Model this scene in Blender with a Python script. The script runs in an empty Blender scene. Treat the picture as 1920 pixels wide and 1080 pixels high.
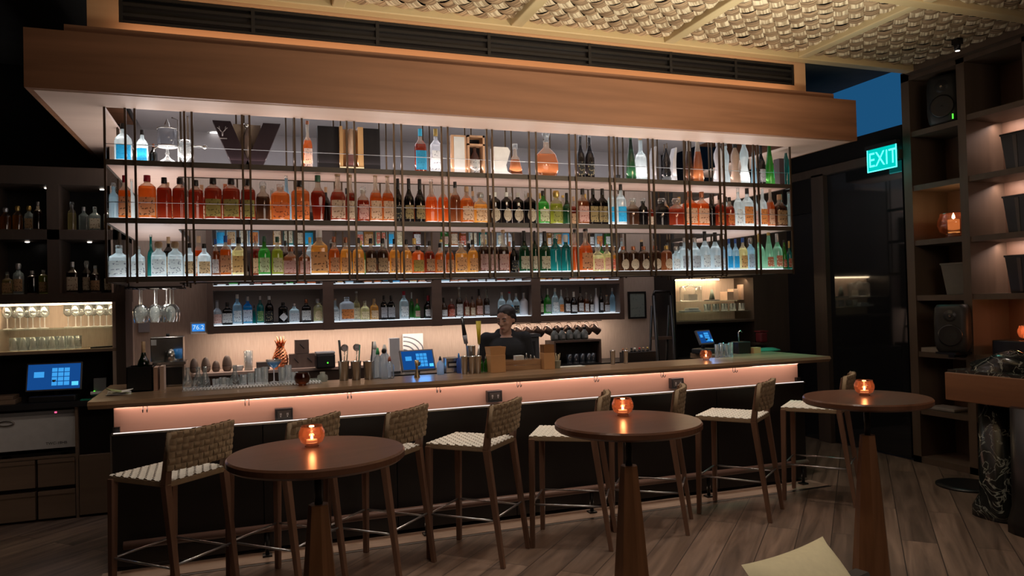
import bpy, math, random
from mathutils import Matrix, Vector
random.seed(7)
C = bpy.context.scene.collection
PI = math.pi
# ---------------------------------------------------------------- camera
F = 1389.0
H = 1.64
def nrm(v):
    return v.normalized()
d1 = nrm(Vector((3818, -72, F)))
d2 = Vector((-505, 37, F)); d2 = nrm(d2 - d1 * d1.dot(d2) / 1.0) if False else nrm(nrm(d2) - d1 * d1.dot(nrm(d2)))
up = -d1.cross(d2)
if up.y > 0: up = -up
RM = Matrix((d1, d2, up))            # world = RM @ cam (x right, y down, z forward)
cam_data = bpy.data.cameras.new('camera'); cam = bpy.data.objects.new('camera', cam_data); C.objects.link(cam)
cam_data.sensor_width = 36; cam_data.lens = F / 1920 * 36; cam_data.clip_start = .05; cam_data.clip_end = 60
right = RM @ Vector((1, 0, 0)); down = RM @ Vector((0, 1, 0)); fwd = RM @ Vector((0, 0, 1))
M = Matrix.Identity(4)
for i in range(3):
    M[i][0] = right[i]; M[i][1] = -down[i]; M[i][2] = -fwd[i]
M[0][3], M[1][3], M[2][3] = 0, 0, H
cam.matrix_world = M
bpy.context.scene.camera = cam
O = Vector((0, 0, H))
def ray(x, y): return RM @ Vector((x - 960, y - 540, F))
def WY(x, y, Y): r = ray(x, y); return O + r * (Y / r.y)
def WZ(x, y, z): r = ray(x, y); return O + r * ((z - H) / r.z)
def WX(x, y, X): r = ray(x, y); return O + r * (X / r.x)
# ---------------------------------------------------------------- world, exposure, room lights and added fills
sc = bpy.context.scene
w = bpy.data.worlds.new('world'); sc.world = w; w.use_nodes = True
w.node_tree.nodes['Background'].inputs[0].default_value = (.25, .3, .4, 1)
w.node_tree.nodes['Background'].inputs[1].default_value = .02
sc.view_settings.view_transform = 'Standard'; sc.view_settings.look = 'None'
sc.view_settings.gamma = 1; sc.view_settings.exposure = 0.0
sc.view_settings.use_curve_mapping = False
def light(name, kind, loc, power, color, target=None, **k):
    d = bpy.data.lights.new(name, kind); o = bpy.data.objects.new(name, d); C.objects.link(o)
    o.location = loc; d.energy = power; d.color = color
    for a, b in k.items(): setattr(d, a, b)
    if target is not None:
        o.rotation_euler = (Vector(target) - Vector(loc)).to_track_quat('-Z', 'Y').to_euler()
    return o
WARM = (1, .68, .42); NEUT = (1, .86, .74)
# spots added behind the viewer, aimed at the canopy front
for i, (x, p) in enumerate([(1.6, 16), (2.8, 55), (4.1, 46)]):
    light('canopy_spot', 'SPOT', (x, 1.2, 3.55), p, (1, .62, .40), (x, 5.1, 3.25), spot_size=1.0, spot_blend=1.0, shadow_soft_size=.08)
# upward spots added to brighten the woven ceiling, no lamps known there
light('ceiling_wash', 'SPOT', (3.4, 3.2, 2.0), 260, (1, .90, .72), (2.9, 4.3, 3.75), spot_size=2.3, spot_blend=1.0, shadow_soft_size=.25)
light('ceiling_wash', 'SPOT', (1.3, 3.6, 2.2), 75, (1, .88, .70), (1.1, 4.7, 3.75), spot_size=2.2, spot_blend=1.0, shadow_soft_size=.25)
# downlights above the stools and tables
for x, y, p in [(-.3, 4.1, 60), (1.0, 4.2, 72), (2.3, 4.3, 78), (3.6, 4.5, 78), (4.6, 4.6, 45), (.4, 2.6, 42), (1.9, 2.6, 46), (3.3, 2.7, 30)]:
    light('downlight', 'SPOT', (x, y, 3.6), p, NEUT, (x, y, 0), spot_size=1.25, spot_blend=.9, shadow_soft_size=.06)
# broad soft fill added overhead behind the viewer, no known fixture
light('rear_fill', 'AREA', (2.4, -1.2, 3.6), 62, (1, .80, .66), (1.9, 3.5, .6), shape='RECTANGLE', size=3.0, size_y=2.0)
light('apron_strip', 'AREA', (1.92, 5.235, 1.022), 3.6, (1, .66, .55), (1.92, 5.335, .93), shape='RECTANGLE', size=5.35, size_y=.015)
light('bulkhead_strip', 'AREA', (1.95, 5.19, 3.42), 4.5, (1, .60, .38), (1.95, 5.31, 3.50), shape='RECTANGLE', size=5.3, size_y=.02)
for x in (-.55, .15, .85, 1.55, 2.25, 2.95, 3.65, 4.35):
    light('rack_downlight', 'SPOT', (x, 5.68, 1.80), 5.5, (1, .90, .80), (x, 5.6, 0), spot_size=2.3, spot_blend=.9, shadow_soft_size=.03)
light('left_cabinet_fill', 'SPOT', (-1.2, 5.2, 2.9), 17, (1, .82, .66), (-1.5, 6.8, .45), spot_size=.75, spot_blend=.9, shadow_soft_size=.05)  # fill added to brighten the left cabinet front, no fixture there
light('right_niche_glow', 'AREA', (5.1, 7.22, 1.82), 2.4, (1, .76, .50), (5.1, 7.46, 1.45), shape='RECTANGLE', size=.9, size_y=.04)
light('left_niche_glow', 'AREA', (-1.4, 6.90, 1.69), 3.2, (1, .76, .50), (-1.4, 7.12, 1.4), shape='RECTANGLE', size=.8, size_y=.04)
# ---------------------------------------------------------------- materials
MATS = {}
def newmat(name):
    m = bpy.data.materials.new(name); m.use_nodes = True
    nt = m.node_tree; nt.nodes.clear()
    out = nt.nodes.new('ShaderNodeOutputMaterial')
    return m, nt, out
def N(nt, t, **k):
    n = nt.nodes.new(t)
    for a, b in k.items():
        if a.startswith('i_'):
            key = a[2:]; key = int(key) if key.isdigit() else key.replace('_', ' ')
            n.inputs[key].default_value = b
        else: setattr(n, a, b)
    return n
def c4(c): return (c[0], c[1], c[2], 1)
def plain(name, col, rough=.5, metal=0, noise=.12, scale=20, emis=None, es=0, spec=.5):
    if name in MATS: return MATS[name]
    m, nt, out = newmat(name)
    p = N(nt, 'ShaderNodeBsdfPrincipled'); p.inputs['Roughness'].default_value = rough; p.inputs['Metallic'].default_value = metal
    p.inputs['Specular IOR Level'].default_value = spec
    tc = N(nt, 'ShaderNodeTexCoord'); nz = N(nt, 'ShaderNodeTexNoise', i_Scale=scale, i_Detail=3.0)
    nt.links.new(tc.outputs['Object'], nz.inputs['Vector'])
    mx = N(nt, 'ShaderNodeMix', data_type='RGBA')
    mx.inputs[6].default_value = c4([v * (1 - noise) for v in col]); mx.inputs[7].default_value = c4([min(1, v * (1 + noise)) for v in col])
    nt.links.new(nz.outputs['Fac'], mx.inputs[0]); nt.links.new(mx.outputs[2], p.inputs['Base Color'])
    if emis: p.inputs['Emission Color'].default_value = c4(emis); p.inputs['Emission Strength'].default_value = es
    nt.links.new(p.outputs[0], out.inputs[0]); MATS[name] = m; return m
def wood(name, c1, c2, axis='X', rough=.45, scale=1.0, bump=.05, ring=6.0):
    if name in MATS: return MATS[name]
    m, nt, out = newmat(name)
    p = N(nt, 'ShaderNodeBsdfPrincipled'); p.inputs['Roughness'].default_value = rough
    tc = N(nt, 'ShaderNodeTexCoord'); mp = N(nt, 'ShaderNodeMapping')
    s = [9 * scale, 9 * scale, 9 * scale]; s['XYZ'.index(axis)] = .7 * scale; mp.inputs['Scale'].default_value = s
    oi = N(nt, 'ShaderNodeObjectInfo')
    ad = N(nt, 'ShaderNodeVectorMath', operation='ADD'); cm = N(nt, 'ShaderNodeVectorMath', operation='SCALE'); cm.inputs[0].default_value = (7, 5, 9)
    nt.links.new(oi.outputs['Random'], cm.inputs['Scale']); nt.links.new(tc.outputs['Object'], ad.inputs[0]); nt.links.new(cm.outputs[0], ad.inputs[1])
    nt.links.new(ad.outputs[0], mp.inputs[0])
    n1 = N(nt, 'ShaderNodeTexNoise', i_Scale=.6, i_Detail=2.0, i_Distortion=.6); nt.links.new(mp.outputs[0], n1.inputs['Vector'])
    mu = N(nt, 'ShaderNodeMath', operation='MULTIPLY', i_1=ring); fr = N(nt, 'ShaderNodeMath', operation='PINGPONG', i_1=1.0)
    nt.links.new(n1.outputs['Fac'], mu.inputs[0]); nt.links.new(mu.outputs[0], fr.inputs[0])
    n2 = N(nt, 'ShaderNodeTexNoise', i_Scale=6.0, i_Detail=4.0); nt.links.new(mp.outputs[0], n2.inputs['Vector'])
    av = N(nt, 'ShaderNodeMix', data_type='FLOAT', i_0=.5); nt.links.new(fr.outputs[0], av.inputs[2]); nt.links.new(n2.outputs['Fac'], av.inputs[3])
    mx = N(nt, 'ShaderNodeMix', data_type='RGBA'); mx.inputs[6].default_value = c4(c1); mx.inputs[7].default_value = c4(c2)
    nt.links.new(av.outputs[0], mx.inputs[0]); nt.links.new(mx.outputs[2], p.inputs['Base Color'])
    b = N(nt, 'ShaderNodeBump', i_Strength=bump, i_Distance=.01); nt.links.new(n2.outputs['Fac'], b.inputs['Height']); nt.links.new(b.outputs[0], p.inputs['Normal'])
    nt.links.new(p.outputs[0], out.inputs[0]); MATS[name] = m; return m
def glass(name, col, trans=.5, gloss=.5, rough=.04, tl=None):
    """tinted glass: a see-through share, a light-scattering share and a sheen that grows at the rim"""
    if name in MATS: return MATS[name]
    m, nt, out = newmat(name)
    t = N(nt, 'ShaderNodeBsdfTransparent'); t.inputs[0].default_value = c4(col)
    l = N(nt, 'ShaderNodeBsdfTranslucent'); l.inputs[0].default_value = c4(tl or col)
    g = N(nt, 'ShaderNodeBsdfGlossy', i_Roughness=rough); g.inputs[0].default_value = (1, 1, 1, 1)
    a = N(nt, 'ShaderNodeMixShader'); a.inputs[0].default_value = trans
    nt.links.new(l.outputs[0], a.inputs[1]); nt.links.new(t.outputs[0], a.inputs[2])
    lw = N(nt, 'ShaderNodeLayerWeight', i_Blend=.28); mu = N(nt, 'ShaderNodeMath', operation='MULTIPLY_ADD', i_1=gloss, i_2=.04)
    nt.links.new(lw.outputs['Fresnel'], mu.inputs[0])
    b = N(nt, 'ShaderNodeMixShader'); nt.links.new(mu.outputs[0], b.inputs[0]); nt.links.new(a.outputs[0], b.inputs[1]); nt.links.new(g.outputs[0], b.inputs[2])
    nt.links.new(b.outputs[0], out.inputs[0]); MATS[name] = m; return m
def emit(name, col, s):
    if name in MATS: return MATS[name]
    m, nt, out = newmat(name); e = N(nt, 'ShaderNodeEmission', i_Strength=s); e.inputs[0].default_value = c4(col)
    nt.links.new(e.outputs[0], out.inputs[0]); MATS[name] = m; return m
def labelmat(name, col, ink):
    if name in MATS: return MATS[name]
    m, nt, out = newmat(name)
    p = N(nt, 'ShaderNodeBsdfPrincipled', i_Roughness=.7)
    tc = N(nt, 'ShaderNodeTexCoord'); mp = N(nt, 'ShaderNodeMapping'); mp.inputs['Scale'].default_value = (3.2, 1, 4.5)
    nt.links.new(tc.outputs['Generated'], mp.inputs[0])
    v = N(nt, 'ShaderNodeTexNoise', i_Scale=1.6, i_Detail=1.0); nt.links.new(mp.outputs[0], v.inputs['Vector'])
    r = N(nt, 'ShaderNodeValToRGB'); r.color_ramp.elements[0].position = .60; r.color_ramp.elements[1].position = .63
    r.color_ramp.elements[0].color = c4(col); r.color_ramp.elements[1].color = c4(ink)
    nt.links.new(v.outputs['Fac'], r.inputs[0]); nt.links.new(r.outputs[0], p.inputs['Base Color'])
    tr = N(nt, 'ShaderNodeBsdfTranslucent'); nt.links.new(r.outputs[0], tr.inputs[0])
    mx = N(nt, 'ShaderNodeMixShader'); mx.inputs[0].default_value = .42
    nt.links.new(p.outputs[0], mx.inputs[1]); nt.links.new(tr.outputs[0], mx.inputs[2]); nt.links.new(mx.outputs[0], out.inputs[0])
    MATS[name] = m; return m
m_canopy = wood('oak_veneer', (.150, .066, .031), (.285, .130, .066), 'X', .5, .55, .02, 8)
m_soffit = wood('pale_veneer', (.50, .36, .29), (.58, .43, .35), 'X', .5, .5, .02)
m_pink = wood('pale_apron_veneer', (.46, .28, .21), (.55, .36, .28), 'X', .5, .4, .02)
m_counter = wood('walnut_slab', (.11, .066, .036), (.34, .215, .125), 'X', .28, .8, .08, 9)
m_table = wood('walnut_table', (.085, .036, .020), (.16, .072, .040), 'X', .28, 1.2, .03)
m_cone = wood('walnut_cone', (.13, .055, .022), (.25, .115, .05), 'Z', .4, 1.6, .05)
m_leg = wood('walnut_leg', (.12, .062, .038), (.20, .108, .07), 'Z', .4, 2.5, .03)
m_cab = wood('dark_oak', (.040, .026, .018), (.062, .040, .028), 'Z', .55, .8, .03)
m_cabL = wood('brown_oak', (.16, .105, .07), (.22, .15, .10), 'X', .5, .8, .03)
m_back = wood('shelf_oak', (.075, .045, .033), (.11, .068, .05), 'X', .5, .8, .03)
m_unit = wood('unit_oak', (.085, .057, .038), (.12, .082, .057), 'Z', .55, .8, .03)
m_black = plain('black_laminate', (.008, .007, .007), .35)
m_blackm = plain('black_metal', (.012, .012, .012), .4, .3)
m_bronze = plain('bronze_rod', (.075, .048, .028), .38, .65, .1)
m_shelf = plain('bronze_edge', (.055, .042, .030), .5, .2)
m_under = wood('shelf_underside', (.50, .33, .26), (.60, .41, .33), 'X', .5, .5, .02)
m_steel = plain('steel', (.50, .48, .45), .25, .95, .08)
m_steelrod = plain('steel_rod', (.55, .56, .58), .3, .9, .05)
m_cord = plain('paper_cord', (.72, .70, .62), .75, 0, .16, 60)
m_cordb = plain('paper_cord_side', (.30, .215, .13), .75, 0, .2, 60)
m_grey = plain('grey_paint', (.30, .28, .29), .6, 0, .05)
m_led = emit('led_white', (.95, .96, 1.0), 5.5)
m_clear = glass('clear_glass', (.92, .95, .95), .90, .75, .03)
m_amberg = glass('amber_glass', (.84, .62, .54), .86, .8, .05, tl=(.34, .14, .09))
m_dark = plain('dark_plastic', (.02, .02, .022), .35)
m_white = plain('white_plastic', (.62, .62, .62), .4)
def wallmat():
    m, nt, out = newmat('linen_wall'); p = N(nt, 'ShaderNodeBsdfPrincipled', i_Roughness=.8)
    tc = N(nt, 'ShaderNodeTexCoord'); mp = N(nt, 'ShaderNodeMapping'); mp.inputs['Scale'].default_value = (90, 1, 8)
    nt.links.new(tc.outputs['Object'], mp.inputs[0]); n = N(nt, 'ShaderNodeTexNoise', i_Scale=1.0, i_Detail=3.0); nt.links.new(mp.outputs[0], n.inputs['Vector'])
    mx = N(nt, 'ShaderNodeMix', data_type='RGBA'); mx.inputs[6].default_value = (.33, .245, .195, 1); mx.inputs[7].default_value = (.50, .39, .32, 1)
    nt.links.new(n.outputs['Fac'], mx.inputs[0]); nt.links.new(mx.outputs[2], p.inputs['Base Color']); nt.links.new(p.outputs[0], out.inputs[0]); return m
m_wall = wallmat()
def floormat():
    m, nt, out = newmat('oak_floor'); p = N(nt, 'ShaderNodeBsdfPrincipled')
    tc = N(nt, 'ShaderNodeTexCoord'); mp = N(nt, 'ShaderNodeMapping'); mp.inputs['Rotation'].default_value = (0, 0, -PI / 4)
    nt.links.new(tc.outputs['Object'], mp.inputs[0])
    br = N(nt, 'ShaderNodeTexBrick', i_Scale=1.0, offset=.37); br.inputs['Brick Width'].default_value = 2.1; br.inputs['Row Height'].default_value = .21
    br.inputs['Mortar Size'].default_value = .003; br.inputs['Bias'].default_value = 0
    br.inputs['Color1'].default_value = (.0, .0, .0, 1); br.inputs['Color2'].default_value = (1, 1, 1, 1); br.inputs['Mortar'].default_value = (.5, .5, .5, 1)
    nt.links.new(mp.outputs[0], br.inputs['Vector'])
    ms = N(nt, 'ShaderNodeMapping'); ms.inputs['Scale'].default_value = (1.2, 14, 1); nt.links.new(mp.outputs[0], ms.inputs[0])
    ad = N(nt, 'ShaderNodeVectorMath', operation='MULTIPLY_ADD'); nt.links.new(br.outputs['Color'], ad.inputs[0]); ad.inputs[1].default_value = (13, 7, 3); nt.links.new(ms.outputs[0], ad.inputs[2])
    n = N(nt, 'ShaderNodeTexNoise', i_Scale=1.0, i_Detail=6.0, i_Distortion=.8); nt.links.new(ad.outputs[0], n.inputs['Vector'])
    mx = N(nt, 'ShaderNodeValToRGB'); e = mx.color_ramp.elements
    e[0].position = .28; e[0].color = (.085, .054, .037, 1); e[1].position = .72; e[1].color = (.275, .187, .135, 1)
    nt.links.new(n.outputs['Fac'], mx.inputs[0])
    tint = N(nt, 'ShaderNodeMix', data_type='RGBA', blend_type='MULTIPLY'); tint.inputs[0].default_value = .45
    nt.links.new(mx.outputs[0], tint.inputs[6]); nt.links.new(br.outputs['Color'], tint.inputs[7])
    gap = N(nt, 'ShaderNodeMix', data_type='RGBA'); nt.links.new(br.outputs['Fac'], gap.inputs[0]); nt.links.new(tint.outputs[2], gap.inputs[6]); gap.inputs[7].default_value = (.03, .02, .015, 1)
    nt.links.new(gap.outputs[2], p.inputs['Base Color']); p.inputs['Roughness'].default_value = .42
    b = N(nt, 'ShaderNodeBump', i_Strength=.25, i_Distance=.004); nt.links.new(n.outputs['Fac'], b.inputs['Height']); nt.links.new(b.outputs[0], p.inputs['Normal'])
    nt.links.new(p.outputs[0], out.inputs[0]); return m
def strawmat(name, c1, c2, ang):
    m, nt, out = newmat(name); p = N(nt, 'ShaderNodeBsdfPrincipled', i_Roughness=.75)
    tc = N(nt, 'ShaderNodeTexCoord'); mr = N(nt, 'ShaderNodeMapping'); mr.inputs['Rotation'].default_value = (0, 0, ang); nt.links.new(tc.outputs['Object'], mr.inputs[0])
    mp = N(nt, 'ShaderNodeMapping'); mp.inputs['Scale'].default_value = (4, 62, 1); nt.links.new(mr.outputs[0], mp.inputs[0])
    n = N(nt, 'ShaderNodeTexNoise', i_Scale=1.0, i_Detail=2.0); nt.links.new(mp.outputs[0], n.inputs['Vector'])
    r = N(nt, 'ShaderNodeValToRGB'); e = r.color_ramp.elements; e[0].position = .38; e[0].color = c4(c1); e[1].position = .60; e[1].color = c4(c2)
    nt.links.new(n.outputs['Fac'], r.inputs[0]); nt.links.new(r.outputs[0], p.inputs['Base Color'])
    b = N(nt, 'ShaderNodeBump', i_Strength=.8, i_Distance=.006); nt.links.new(n.outputs['Fac'], b.inputs['Height']); nt.links.new(b.outputs[0], p.inputs['Normal'])
    nt.links.new(p.outputs[0], out.inputs[0]); MATS[name] = m; return m
def marblemat():
    m, nt, out = newmat('black_marble'); p = N(nt, 'ShaderNodeBsdfPrincipled', i_Roughness=.2)
    tc = N(nt, 'ShaderNodeTexCoord'); n = N(nt, 'ShaderNodeTexNoise', i_Scale=5.0, i_Detail=6.0, i_Distortion=2.0); nt.links.new(tc.outputs['Object'], n.inputs['Vector'])
    r = N(nt, 'ShaderNodeValToRGB'); e = r.color_ramp.elements; e[0].position = .48; e[0].color = (.012, .014, .013, 1); e[1].position = .5; e[1].color = (.30, .32, .28, 1)
    x = r.color_ramp.elements.new(.515); x.color = (.012, .014, .013, 1); nt.links.new(n.outputs['Fac'], r.inputs[0]); nt.links.new(r.outputs[0], p.inputs['Base Color']); nt.links.new(p.outputs[0], out.inputs[0]); return m
m_marble = marblemat()
# ---------------------------------------------------------------- mesh helpers
class MB:
    def __init__(s): s.v = []; s.f = []; s.sm = []
    def add(s, vs, fs, smooth=False):
        b = len(s.v); s.v += [tuple(v) for v in vs]
        s.f += [tuple(b + i for i in f) for f in fs]; s.sm += [smooth] * len(fs); return s
    def box(s, x0, x1, y0, y1, z0, z1):
        return s.add([(x0,y0,z0),(x1,y0,z0),(x1,y1,z0),(x0,y1,z0),(x0,y0,z1),(x1,y0,z1),(x1,y1,z1),(x0,y1,z1)],
                     [(0,3,2,1),(4,5,6,7),(0,1,5,4),(1,2,6,5),(2,3,7,6),(3,0,4,7)])
    def hexa(s, b, t):   # bottom quad, top quad (each 4 points ccw from above)
        return s.add(list(b) + list(t), [(0,3,2,1),(4,5,6,7),(0,1,5,4),(1,2,6,5),(2,3,7,6),(3,0,4,7)])
    def obox(s, c, half, rot):   # rotated box, rot = Matrix 3x3 or euler tuple
        if not isinstance(rot, Matrix):
            from mathutils import Euler
            rot = Euler(rot).to_matrix()
        P = []
        for z in (-1, 1):
            for x, y in ((-1,-1),(1,-1),(1,1),(-1,1)):
                P.append(Vector(c) + rot @ Vector((x*half[0], y*half[1], z*half[2])))
        return s.hexa(P[:4], P[4:])
    def prism(s, poly, z0, z1):
        n = len(poly)
        return s.add([(x, y, z0) for x, y in poly] + [(x, y, z1) for x, y in poly],
                     [tuple(range(n))[::-1], tuple(range(n, 2*n))] + [(i, (i+1) % n, n + (i+1) % n, n + i) for i in range(n)])
    def lathe(s, prof, c=(0,0,0), seg=20, sx=1, sy=1, pw=2, cap=True, smooth=True, rot=None, ph=0):
        vs = []; fs = []
        for r, z in prof:
            for k in range(seg):
                a = 2*PI*(k + ph)/seg; ca, sa = math.cos(a), math.sin(a)
                q = 1 if pw == 2 else 1 / (abs(ca)**pw + abs(sa)**pw)**(1/pw)
                p = Vector((r*ca*q*sx, r*sa*q*sy, z))
                if rot is not None: p = rot @ p
                vs.append((p.x + c[0], p.y + c[1], p.z + c[2]))
        for j in range(len(prof) - 1):
            for k in range(seg):
                a, b = j*seg + k, j*seg + (k+1) % seg
                fs.append((a, b, b + seg, a + seg))
        s.add(vs, fs, smooth)
        if cap:
            b = len(s.v) - len(vs); n = len(prof)
            if prof[0][0] > 1e-5: s.f.append(tuple(b + k for k in range(seg))[::-1]); s.sm.append(False)
            if prof[-1][0] > 1e-5: s.f.append(tuple(b + (n-1)*seg + k for k in range(seg))); s.sm.append(False)
        return s
    def tube(s, pts, r, seg=8, r2=None, smooth=True):
        pts = [Vector(p) for p in pts]; n = len(pts); vs = []; fs = []
        pu = None
        for i, p in enumerate(pts):
            t = (pts[min(i+1, n-1)] - pts[max(i-1, 0)]).normalized()
            u = t.cross(Vector((0, 0, 1))) if pu is None else pu - t * pu.dot(t)
            if u.length < 1e-3: u = Vector((1, 0, 0))
            u.normalize(); pu = u; v = t.cross(u)
            rr = r if r2 is None else r + (r2 - r) * i / (n - 1)
            for k in range(seg):
                a = 2*PI*(k + .5)/seg; vs.append(p + (u*math.cos(a) + v*math.sin(a)) * rr)
        for i in range(n-1):
            for k in range(seg):
                a, b = i*seg + k, i*seg + (k+1) % seg; fs.append((a, b, b+seg, a+seg))
        fs.append(tuple(range(seg))[::-1]); fs.append(tuple((n-1)*seg + k for k in range(seg)))
        b = len(s.v); s.v += [tuple(v) for v in vs]; s.f += [tuple(b + i for i in f) for f in fs]
        s.sm += [smooth]*(len(fs)-2) + [False, False]; return s
    def mesh(s, name):
        me = bpy.data.meshes.new(name); me.from_pydata(s.v, [], s.f); me.polygons.foreach_set('use_smooth', s.sm); me.update(); return me
    def build(s, name, mat, parent=None, loc=None, center=True, bevel=0):
        if parent is None and loc is None and center and s.v:
            xs, ys, zs = zip(*s.v); c = ((min(xs)+max(xs))/2, (min(ys)+max(ys))/2, min(zs))
            s.v = [(x-c[0], y-c[1], z-c[2]) for x, y, z in s.v]; loc = c
        o = bpy.data.objects.new(name, s.mesh(name)); C.objects.link(o)
        if mat: o.data.materials.append(mat)
        if parent is not None: o.parent = parent
        if loc is not None: o.location = loc
        if bevel:
            b = o.modifiers.new('bevel', 'BEVEL'); b.width = bevel; b.segments = 2; b.limit_method = 'ANGLE'
        return o
def tag(o, label, cat, group=None):
    o['label'] = label; o['category'] = cat
    if group: o['group'] = group
    return o
def thing(name, label, cat, loc=(0,0,0), rz=0, group=None):
    o = bpy.data.objects.new(name, None); C.objects.link(o); o.empty_display_size = .05
    o.location = loc; o.rotation_euler = (0, 0, rz); return tag(o, label, cat, group)
def struct(o): o['kind'] = 'structure'; return o
def stuff(o): o['kind'] = 'stuff'; return o
def text(name, s, size, mat, parent, loc, rot, ext=.0006, align='CENTER'):
    cu = bpy.data.curves.new(name, 'FONT'); cu.body = s; cu.size = size; cu.extrude = ext; cu.align_x = align; cu.align_y = 'CENTER'
    t = bpy.data.objects.new('tmp', cu); C.objects.link(t)
    dg = bpy.context.evaluated_depsgraph_get(); me = bpy.data.meshes.new_from_object(t.evaluated_get(dg))
    bpy.data.objects.remove(t); o = bpy.data.objects.new(name, me); C.objects.link(o); me.materials.clear(); me.materials.append(mat)
    o.parent = parent; o.location = loc; o.rotation_euler = rot; return o
def dup(root, loc, rz, label=None, group=None, mats=None):
    r = root.copy(); C.objects.link(r); r.location = loc; r.rotation_euler = (0, 0, rz)
    if label: r['label'] = label
    if group: r['group'] = group
    for ch in list(root.children):
        c = ch.copy(); C.objects.link(c); c.parent = r
        for g in ch.children:
            d = g.copy(); C.objects.link(d); d.parent = c
    return r
ORD = 'first second third fourth fifth sixth seventh eighth ninth tenth eleventh twelfth thirteenth fourteenth fifteenth sixteenth seventeenth eighteenth nineteenth twentieth'.split()
def ordw(i):
    if i < 20: return ORD[i]
    t, u = divmod(i + 1, 10); T = {2: 'twenty', 3: 'thirty', 4: 'forty', 5: 'fifty', 6: 'sixty', 7: 'seventy'}[t]
    return (T[:-1] + 'ieth') if u == 0 else T + '-' + ORD[u - 1]
# ================================================================ SETTING
CZ = 3.75                       # ceiling height
struct(MB().box(-4, 6.9, -3, 8.0, -.12, 0).build('floor', floormat(), loc=(0,0,0)))
# ceiling: dark slab, then woven straw panels and pale battens hung below it
ceil = struct(MB().box(-4, 6.9, -3, 8.0, CZ + .06, CZ + .2).build('ceiling', plain('dark_ceiling', (.03, .028, .025), .9, 0, .5, 6)))
def weave_mesh(x0, x1, y0, y1, cell, par):
    mb = MB(); s2 = math.sqrt(.5)
    us = [(x + y) * s2 for x in (x0, x1) for y in (y0, y1)]; vs_ = [(y - x) * s2 for x in (x0, x1) for y in (y0, y1)]
    for i in range(int(min(us)/cell) - 1, int(max(us)/cell) + 2):
        for j in range(int(min(vs_)/cell) - 1, int(max(vs_)/cell) + 2):
            if (i + j) % 2 != par: continue
            uc, vc = (i + .5)*cell, (j + .5)*cell; xc, yc = (uc - vc)*s2, (uc + vc)*s2
            if not (x0 < xc < x1 and y0 < yc < y1): continue
            pts = []; fs = []; tw = random.uniform(-.004, .004); L = cell*(.66 if par == 0 else .62); Wd = cell*(.50 if par == 0 else .54)
            for a in range(5):
                for b in range(3):
                    l = (a/4*2 - 1)*L; ww = (b - 1)*Wd*(1 - .12*abs(a/4*2-1))
                    du, dv = (l, ww) if par == 0 else (ww, l)
                    z = CZ + .020 - .020*math.cos((a/4*2-1)*PI/2*1.05) - .005*(b == 1) + tw
                    u, v = uc + du, vc + dv; pts.append(((u - v)*s2, (u + v)*s2, z))
            for a in range(4):
                for b in range(2): q = a*3 + b; fs.append((q, q+1, q+4, q+3))
            mb.add(pts, fs, True)
    return mb
CX0, CX1, CY0, CY1 = -1.1, 5.96, .9, 5.24
struct(weave_mesh(CX0, CX1, CY0, CY1, .105, 0).build('trim_1', strawmat('straw_light', (.34, .25, .15), (.80, .70, .50), -PI/4), loc=(0,0,0)))
struct(weave_mesh(CX0, CX1, CY0, CY1, .105, 1).build('trim_2', strawmat('straw_brown', (.20, .13, .075), (.50, .36, .22), PI/4), loc=(0,0,0)))
m_batten = wood('pale_batten', (.50, .40, .22), (.60, .50, .30), 'Y', .5, .6, .02)
m_battenx = wood('pale_batten_long', (.48, .36, .18), (.57, .45, .25), 'X', .5, .6, .02)
k = 3
for a in [(CX0, CX1 + .04, 5.20, 5.30), (CX0, CX1 + .04, 3.93, 4.03), (CX0, CX1 + .04, 2.6, 2.7)]:
    struct(MB().box(a[0], a[1], a[2], a[3], CZ - .045, CZ + .05).build('trim_%d' % k, m_battenx, bevel=.008)); k += 1
for x in (-.68, .66, 1.98, 3.31, 4.66):
    struct(MB().box(x - .045, x + .045, CY0, 5.2, CZ - .04, CZ + .045).build('trim_%d' % k, m_batten, bevel=.008)); k += 1
struct(MB().box(CX1, CX1 + .08, CY0, 5.3, CZ - .05, CZ + .05).build('trim_%d' % k, m_unit)); k += 1
# walls
struct(MB().box(-4, -.97, 7.5, 7.6, 0, CZ + .06).build('wall_back_left', m_black))
struct(MB().box(-.97, 4.62, 7.5, 7.6, 0, 3.0).build('wall_back', m_wall))
struct(MB().box(-.97, 4.62, 7.5, 7.6, 3.0, CZ + .06).build('wall_back_upper', m_grey))
struct(MB().box(4.62, 6.9, 7.5, 7.6, 0, CZ + .06).build('wall_back_right', m_black))
struct(MB().box(-4.1, -4, -3, 7.6, 0, CZ + .2).build('wall_left', plain('left_wall_plaster', (.05, .042, .035), .9)))
struct(MB().box(-4.1, 7, -3.1, -3, 0, CZ + .2).build('wall_rear', plain('rear_wall_plaster', (.10, .08, .065), .9)))
struct(MB().box(6.56, 6.66, -3, 5.4, 0, CZ + .06).build('wall_right', m_unit))
struct(MB().box(-1.0, -.93, 6.77, 7.5, 0, 3.0).build('wall_back_end', m_wall))
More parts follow.
